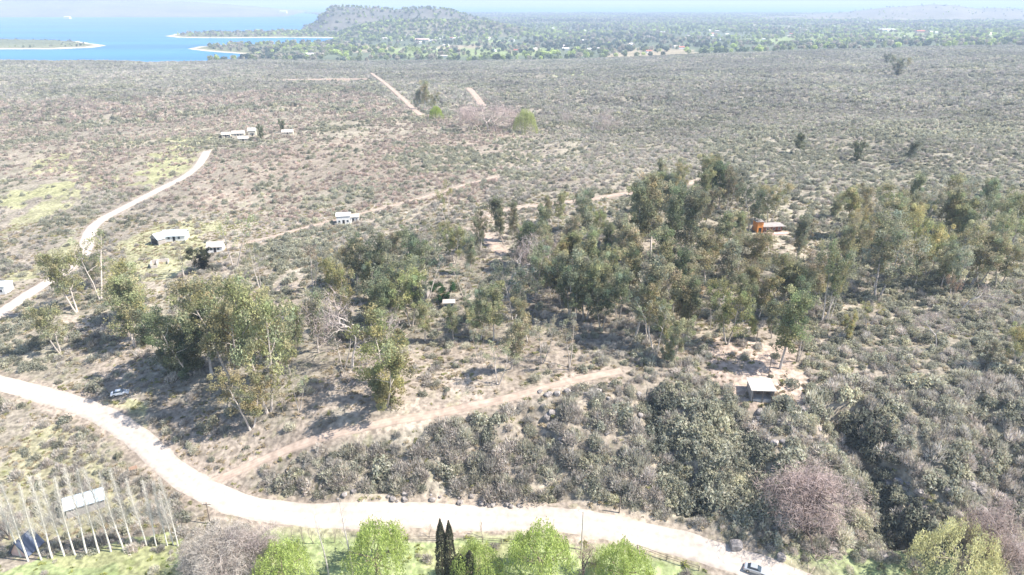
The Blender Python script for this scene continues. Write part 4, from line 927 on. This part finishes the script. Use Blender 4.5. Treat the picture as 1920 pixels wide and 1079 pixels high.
bxx = np.concatenate([b[0] for b in B]); byy = np.concatenate([b[1] for b in B]); bs = np.concatenate([b[2] for b in B])
onsl = inpoly(bxx, byy, greyz) | inpoly(bxx, byy, slopegreen); bs = np.where(onsl, bs*1.45, bs)
bz = H(bxx, byy); nb = len(bxx)
leaf = rng.uniform(size=nb) < np.where(inpoly(bxx, byy, slopegreen), .36, np.where(inpoly(bxx, byy, olivez), .6, np.where(inpoly(bxx, byy, greyz), .22, .22)))
leaf |= fbm(bxx/40, byy/40, 3, 90) > .62
pk = inpoly(bxx, byy, pinkz)
cT = np.array([[.43,.40,.36],[.47,.43,.39],[.39,.37,.335],[.44,.425,.35]]); cL = np.array([[.35,.35,.28],[.38,.375,.30],[.29,.295,.24],[.41,.40,.30]]); cP = np.array([[.47,.39,.35],[.43,.37,.33],[.46,.40,.345],[.40,.35,.31]])
ci = rng.integers(0, 4, nb); tint = np.where(leaf[:, None], cL[ci], np.where(pk[:, None], cP[ci], cT[ci]))*rng.uniform(.75, 1.25, (nb, 1))*(.72+.56*fbm(bxx/90, byy/90, 4, 91))[:, None]
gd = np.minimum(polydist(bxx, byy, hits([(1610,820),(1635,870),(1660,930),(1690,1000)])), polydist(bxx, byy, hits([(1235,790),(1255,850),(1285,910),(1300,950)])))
dk = (gd < 4) & (rng.uniform(size=nb) < .5); tint[dk] = np.array([.20,.21,.175])*rng.uniform(.75, 1.2, (dk.sum(), 1)); leaf = leaf | dk; bs = np.where(dk, bs*1.25, bs)  # gully shade put into the tint: half the shrubs along these lines darkened
dist = np.hypot(bxx, byy); app = bs/np.hypot(dist, 85)
cpx = bxx/(byy*math.cos(PITCH)+(CAMZ-bz)*math.sin(PITCH))*FPX+960
dep = byy*math.cos(PITCH)+(CAMZ-bz)*math.sin(PITCH); cpy = 539.5-(byy*math.sin(PITCH)-(CAMZ-bz)*math.cos(PITCH))/dep*FPX
vis = (cpx > 0) & (cpx < 1920) & (cpy < 1079) & (cpy > 100)
order = np.argsort(-np.where(vis, app, 0))[:300]; ind = np.zeros(nb, bool); ind[order] = True
rz = rng.uniform(0, 6.3, nb); hs = rng.uniform(.38, .62, nb)
hs = np.where(leaf, hs*1.1, hs)
def region(px, py):
    SL = (((520,900),'beside the start of the dirt track'),((640,860),'under the lower half of the dirt track'),((620,930),'above the road bend'),((760,880),'on the left of the grey slope'),((860,810),'under the middle of the dirt track'),
      ((900,920),'above the road, across from the tall cypresses'),((980,860),'in the middle of the grey slope'),((1060,780),'under the upper end of the dirt track'),((1080,920),'across the road from the lamp pole'),((1180,840),'on the steep middle slope'),
      ((1200,930),'on the slope foot left of the wide pinkish tree'),((1300,860),'on the slope between hut and road'),((1300,960),'close left of the wide pinkish tree'),((1400,800),'just below the pale-roofed hut'),((1500,850),'just above the wide pinkish tree'),
      ((1620,780),'right of the hut on the slope shoulder'),((1640,920),'in the gully right of the pinkish tree'),((1740,840),'on the right-hand slope'),((1750,960),'above the budding willow'),((1870,800),'near the right edge on the upper slope'),((1880,920),'near the right edge on the lower slope'),
      ((80,820),'inside the left road bend'),((150,900),'behind the barn and poplars'),((60,960),'left of the barn'),((330,880),'at the inner road bend'))
    k = min(SL, key=lambda q: (q[0][0]-px)**2+(q[0][1]-py)**2)
    if abs(k[0][0]-px) < 110 and abs(k[0][1]-py) < 80: return k[1]
    if py > 985 or (px < 330 and py > 740): return 'on the flat left of the lower road' if px < 700 else 'at the foot of the slope by the road'
    if px < 900: return 'on the grey slope above the lower road' if py > 760 else 'in the left part of the wood'
    if px < 1300: return 'on the steep middle slope below the dirt track' if py > 740 else 'in the middle of the wood'
    return 'on the right-hand slope below the hut' if py > 740 else 'on the right-hand hillside'
for j, i in enumerate(order):
    l = leaf[i]; me = (NEAR_L if l else NEAR_T)[j % 4]; nm = 'leafy_shrub' if l else 'bare_shrub'; kind = 'olive-green leafy shrub' if l else 'grey leafless thorn shrub'
    reg = region(cpx[i], cpy[i]); sz = 'wide' if bs[i] > 4.2 else ('middling' if bs[i] > 3.4 else 'compact'); kind = ('dusky ' if tint[i].mean() < (.24 if l else .35) else 'pale ')+kind
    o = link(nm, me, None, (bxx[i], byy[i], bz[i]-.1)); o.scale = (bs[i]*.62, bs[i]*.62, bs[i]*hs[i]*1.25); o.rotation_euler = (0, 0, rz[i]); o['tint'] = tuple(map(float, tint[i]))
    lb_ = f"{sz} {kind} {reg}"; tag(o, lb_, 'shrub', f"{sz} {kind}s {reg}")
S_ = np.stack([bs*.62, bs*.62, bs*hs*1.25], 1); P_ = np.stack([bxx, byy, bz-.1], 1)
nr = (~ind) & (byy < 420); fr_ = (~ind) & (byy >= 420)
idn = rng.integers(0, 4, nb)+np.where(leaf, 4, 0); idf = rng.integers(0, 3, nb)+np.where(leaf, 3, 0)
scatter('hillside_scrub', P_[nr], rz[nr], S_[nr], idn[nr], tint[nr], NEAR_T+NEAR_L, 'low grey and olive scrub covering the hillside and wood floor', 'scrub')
scatter('plain_scrub', P_[fr_], rz[fr_], S_[fr_], idf[fr_], tint[fr_], FAR_T+FAR_L, 'grey scrub covering the plain between the wood and the lake', 'scrub')
# dry tussocks close by
n_ = 26000; yy = np.sqrt(rng.uniform(84**2, 300**2, n_)); xx = rng.uniform(-1, 1, n_)*(yy*.85+12)
rdn = np.full(n_, 1e9)
for pl, wd in ROADS: rdn = np.minimum(rdn, polydist(xx, yy, pl)-wd/2)
lowf = inpoly(xx, yy, dens_zones[0][0])
k_ = (rdn > .2) & (fbm(xx/6, yy/6, 3, 99) > .44) & ~(lowf & (rng.uniform(size=n_) < .7)); xx, yy, lowf = xx[k_], yy[k_], lowf[k_]; s = rng.uniform(.35, 1.1, len(xx))
tt = np.where((rng.uniform(size=len(xx)) < .3)[:, None], [[.30,.30,.14]], [[.40,.34,.24]])*rng.uniform(.75, 1.15, (len(xx), 1)); tt = np.where(lowf[:, None], tt*np.array([.75, .95, .45]), tt)
scatter('dry_tussocks', np.stack([xx, yy, H(xx, yy)-.03], 1), rng.uniform(0, 6, len(xx)), np.stack([s, s, s*.5], 1), rng.integers(0, 3, len(xx)), tt, FAR_T, 'dry grass tussocks scattered over the near soil', 'grass')
# far woods of the town plain
n_ = 85000; yy = np.sqrt(rng.uniform(1720**2, 8600**2, n_)); xx = rng.uniform(-.9, .9, n_)*yy
nz_ = fbm(xx/230, yy/230, 3, 120); k_ = (H(xx, yy) > -50) & (rng.uniform(size=n_) < sstep(.28, .55, nz_)*.95+.08); xx, yy = xx[k_], yy[k_]; zz = H(xx, yy)
for pl in LAND:
    a_ = np.array(pl); c_ = a_.mean(0); ins = (c_+(a_-c_)*.84).tolist(); lo = a_.min(0); hi = a_.max(0); m_ = 900
    u_ = rng.uniform(lo[0], hi[0], m_); v_ = rng.uniform(lo[1], hi[1], m_); q_ = inpoly(u_, v_, ins); xx = np.r_[xx, u_[q_]]; yy = np.r_[yy, v_[q_]]; zz = np.r_[zz, np.full(q_.sum(), LAKE+3.)]
for nm_, cnt in (('mesa_foothill', 1800), ('mesa_hill', 1100), ('right_far_hills', 700)):
    V_, F_ = RID[nm_]; f_ = F_[rng.integers(0, len(F_), cnt)]; p_ = V_[f_].mean(1)+(V_[f_[:, 1]]-V_[f_[:, 0]])*rng.uniform(-.5, .5, (cnt, 1)); xx = np.r_[xx, p_[:, 0]]; yy = np.r_[yy, p_[:, 1]]; zz = np.r_[zz, p_[:, 2]]
hh = rng.uniform(7, 15, len(xx)); wv = rng.uniform(.8, 1.5, len(xx)); isl = (xx < -.5*yy) & (yy < 2900); hh = np.where(isl, hh*.55, hh); pal = 1.2*np.array([[.11,.14,.09],[.18,.22,.11],[.38,.44,.17],[.24,.27,.15],[.33,.30,.24],[.11,.14,.11]])
tc_ = pal[np.clip((fbm(xx/420, yy/420, 2, 130)*7+rng.normal(size=len(xx))*1.1).astype(int), 0, 5)]*rng.uniform(.8, 1.2, (len(xx), 1))
scatter('far_woods', np.stack([xx, yy, zz-.5], 1), rng.uniform(0, 6, len(xx)), np.stack([hh*wv, hh*wv, hh], 1), rng.integers(0, 3, len(xx)), tc_, FAR_TREE, 'mixed far-off woods and gardens around the town by the lake', 'woods')

# ------------------------------------------------------------------ air
hz = MB().box(-23500, 23500, -600, 23500, -75, 330).build('haze', None); tag(hz, 'pale summer haze over the plain and the lake', 'haze', kind='stuff')
hm = bpy.data.materials.new('haze_air'); hm.use_nodes = True; t = hm.node_tree; t.nodes.clear(); out = t.nodes.new('ShaderNodeOutputMaterial'); pv = t.nodes.new('ShaderNodeVolumePrincipled')
pv.inputs['Color'].default_value = (.66, .80, 1, 1); pv.inputs['Density'].default_value = .000145; pv.inputs['Anisotropy'].default_value = 0.0
lk(t, pv.outputs[0], out.inputs['Volume']); hz.data.materials.append(hm)
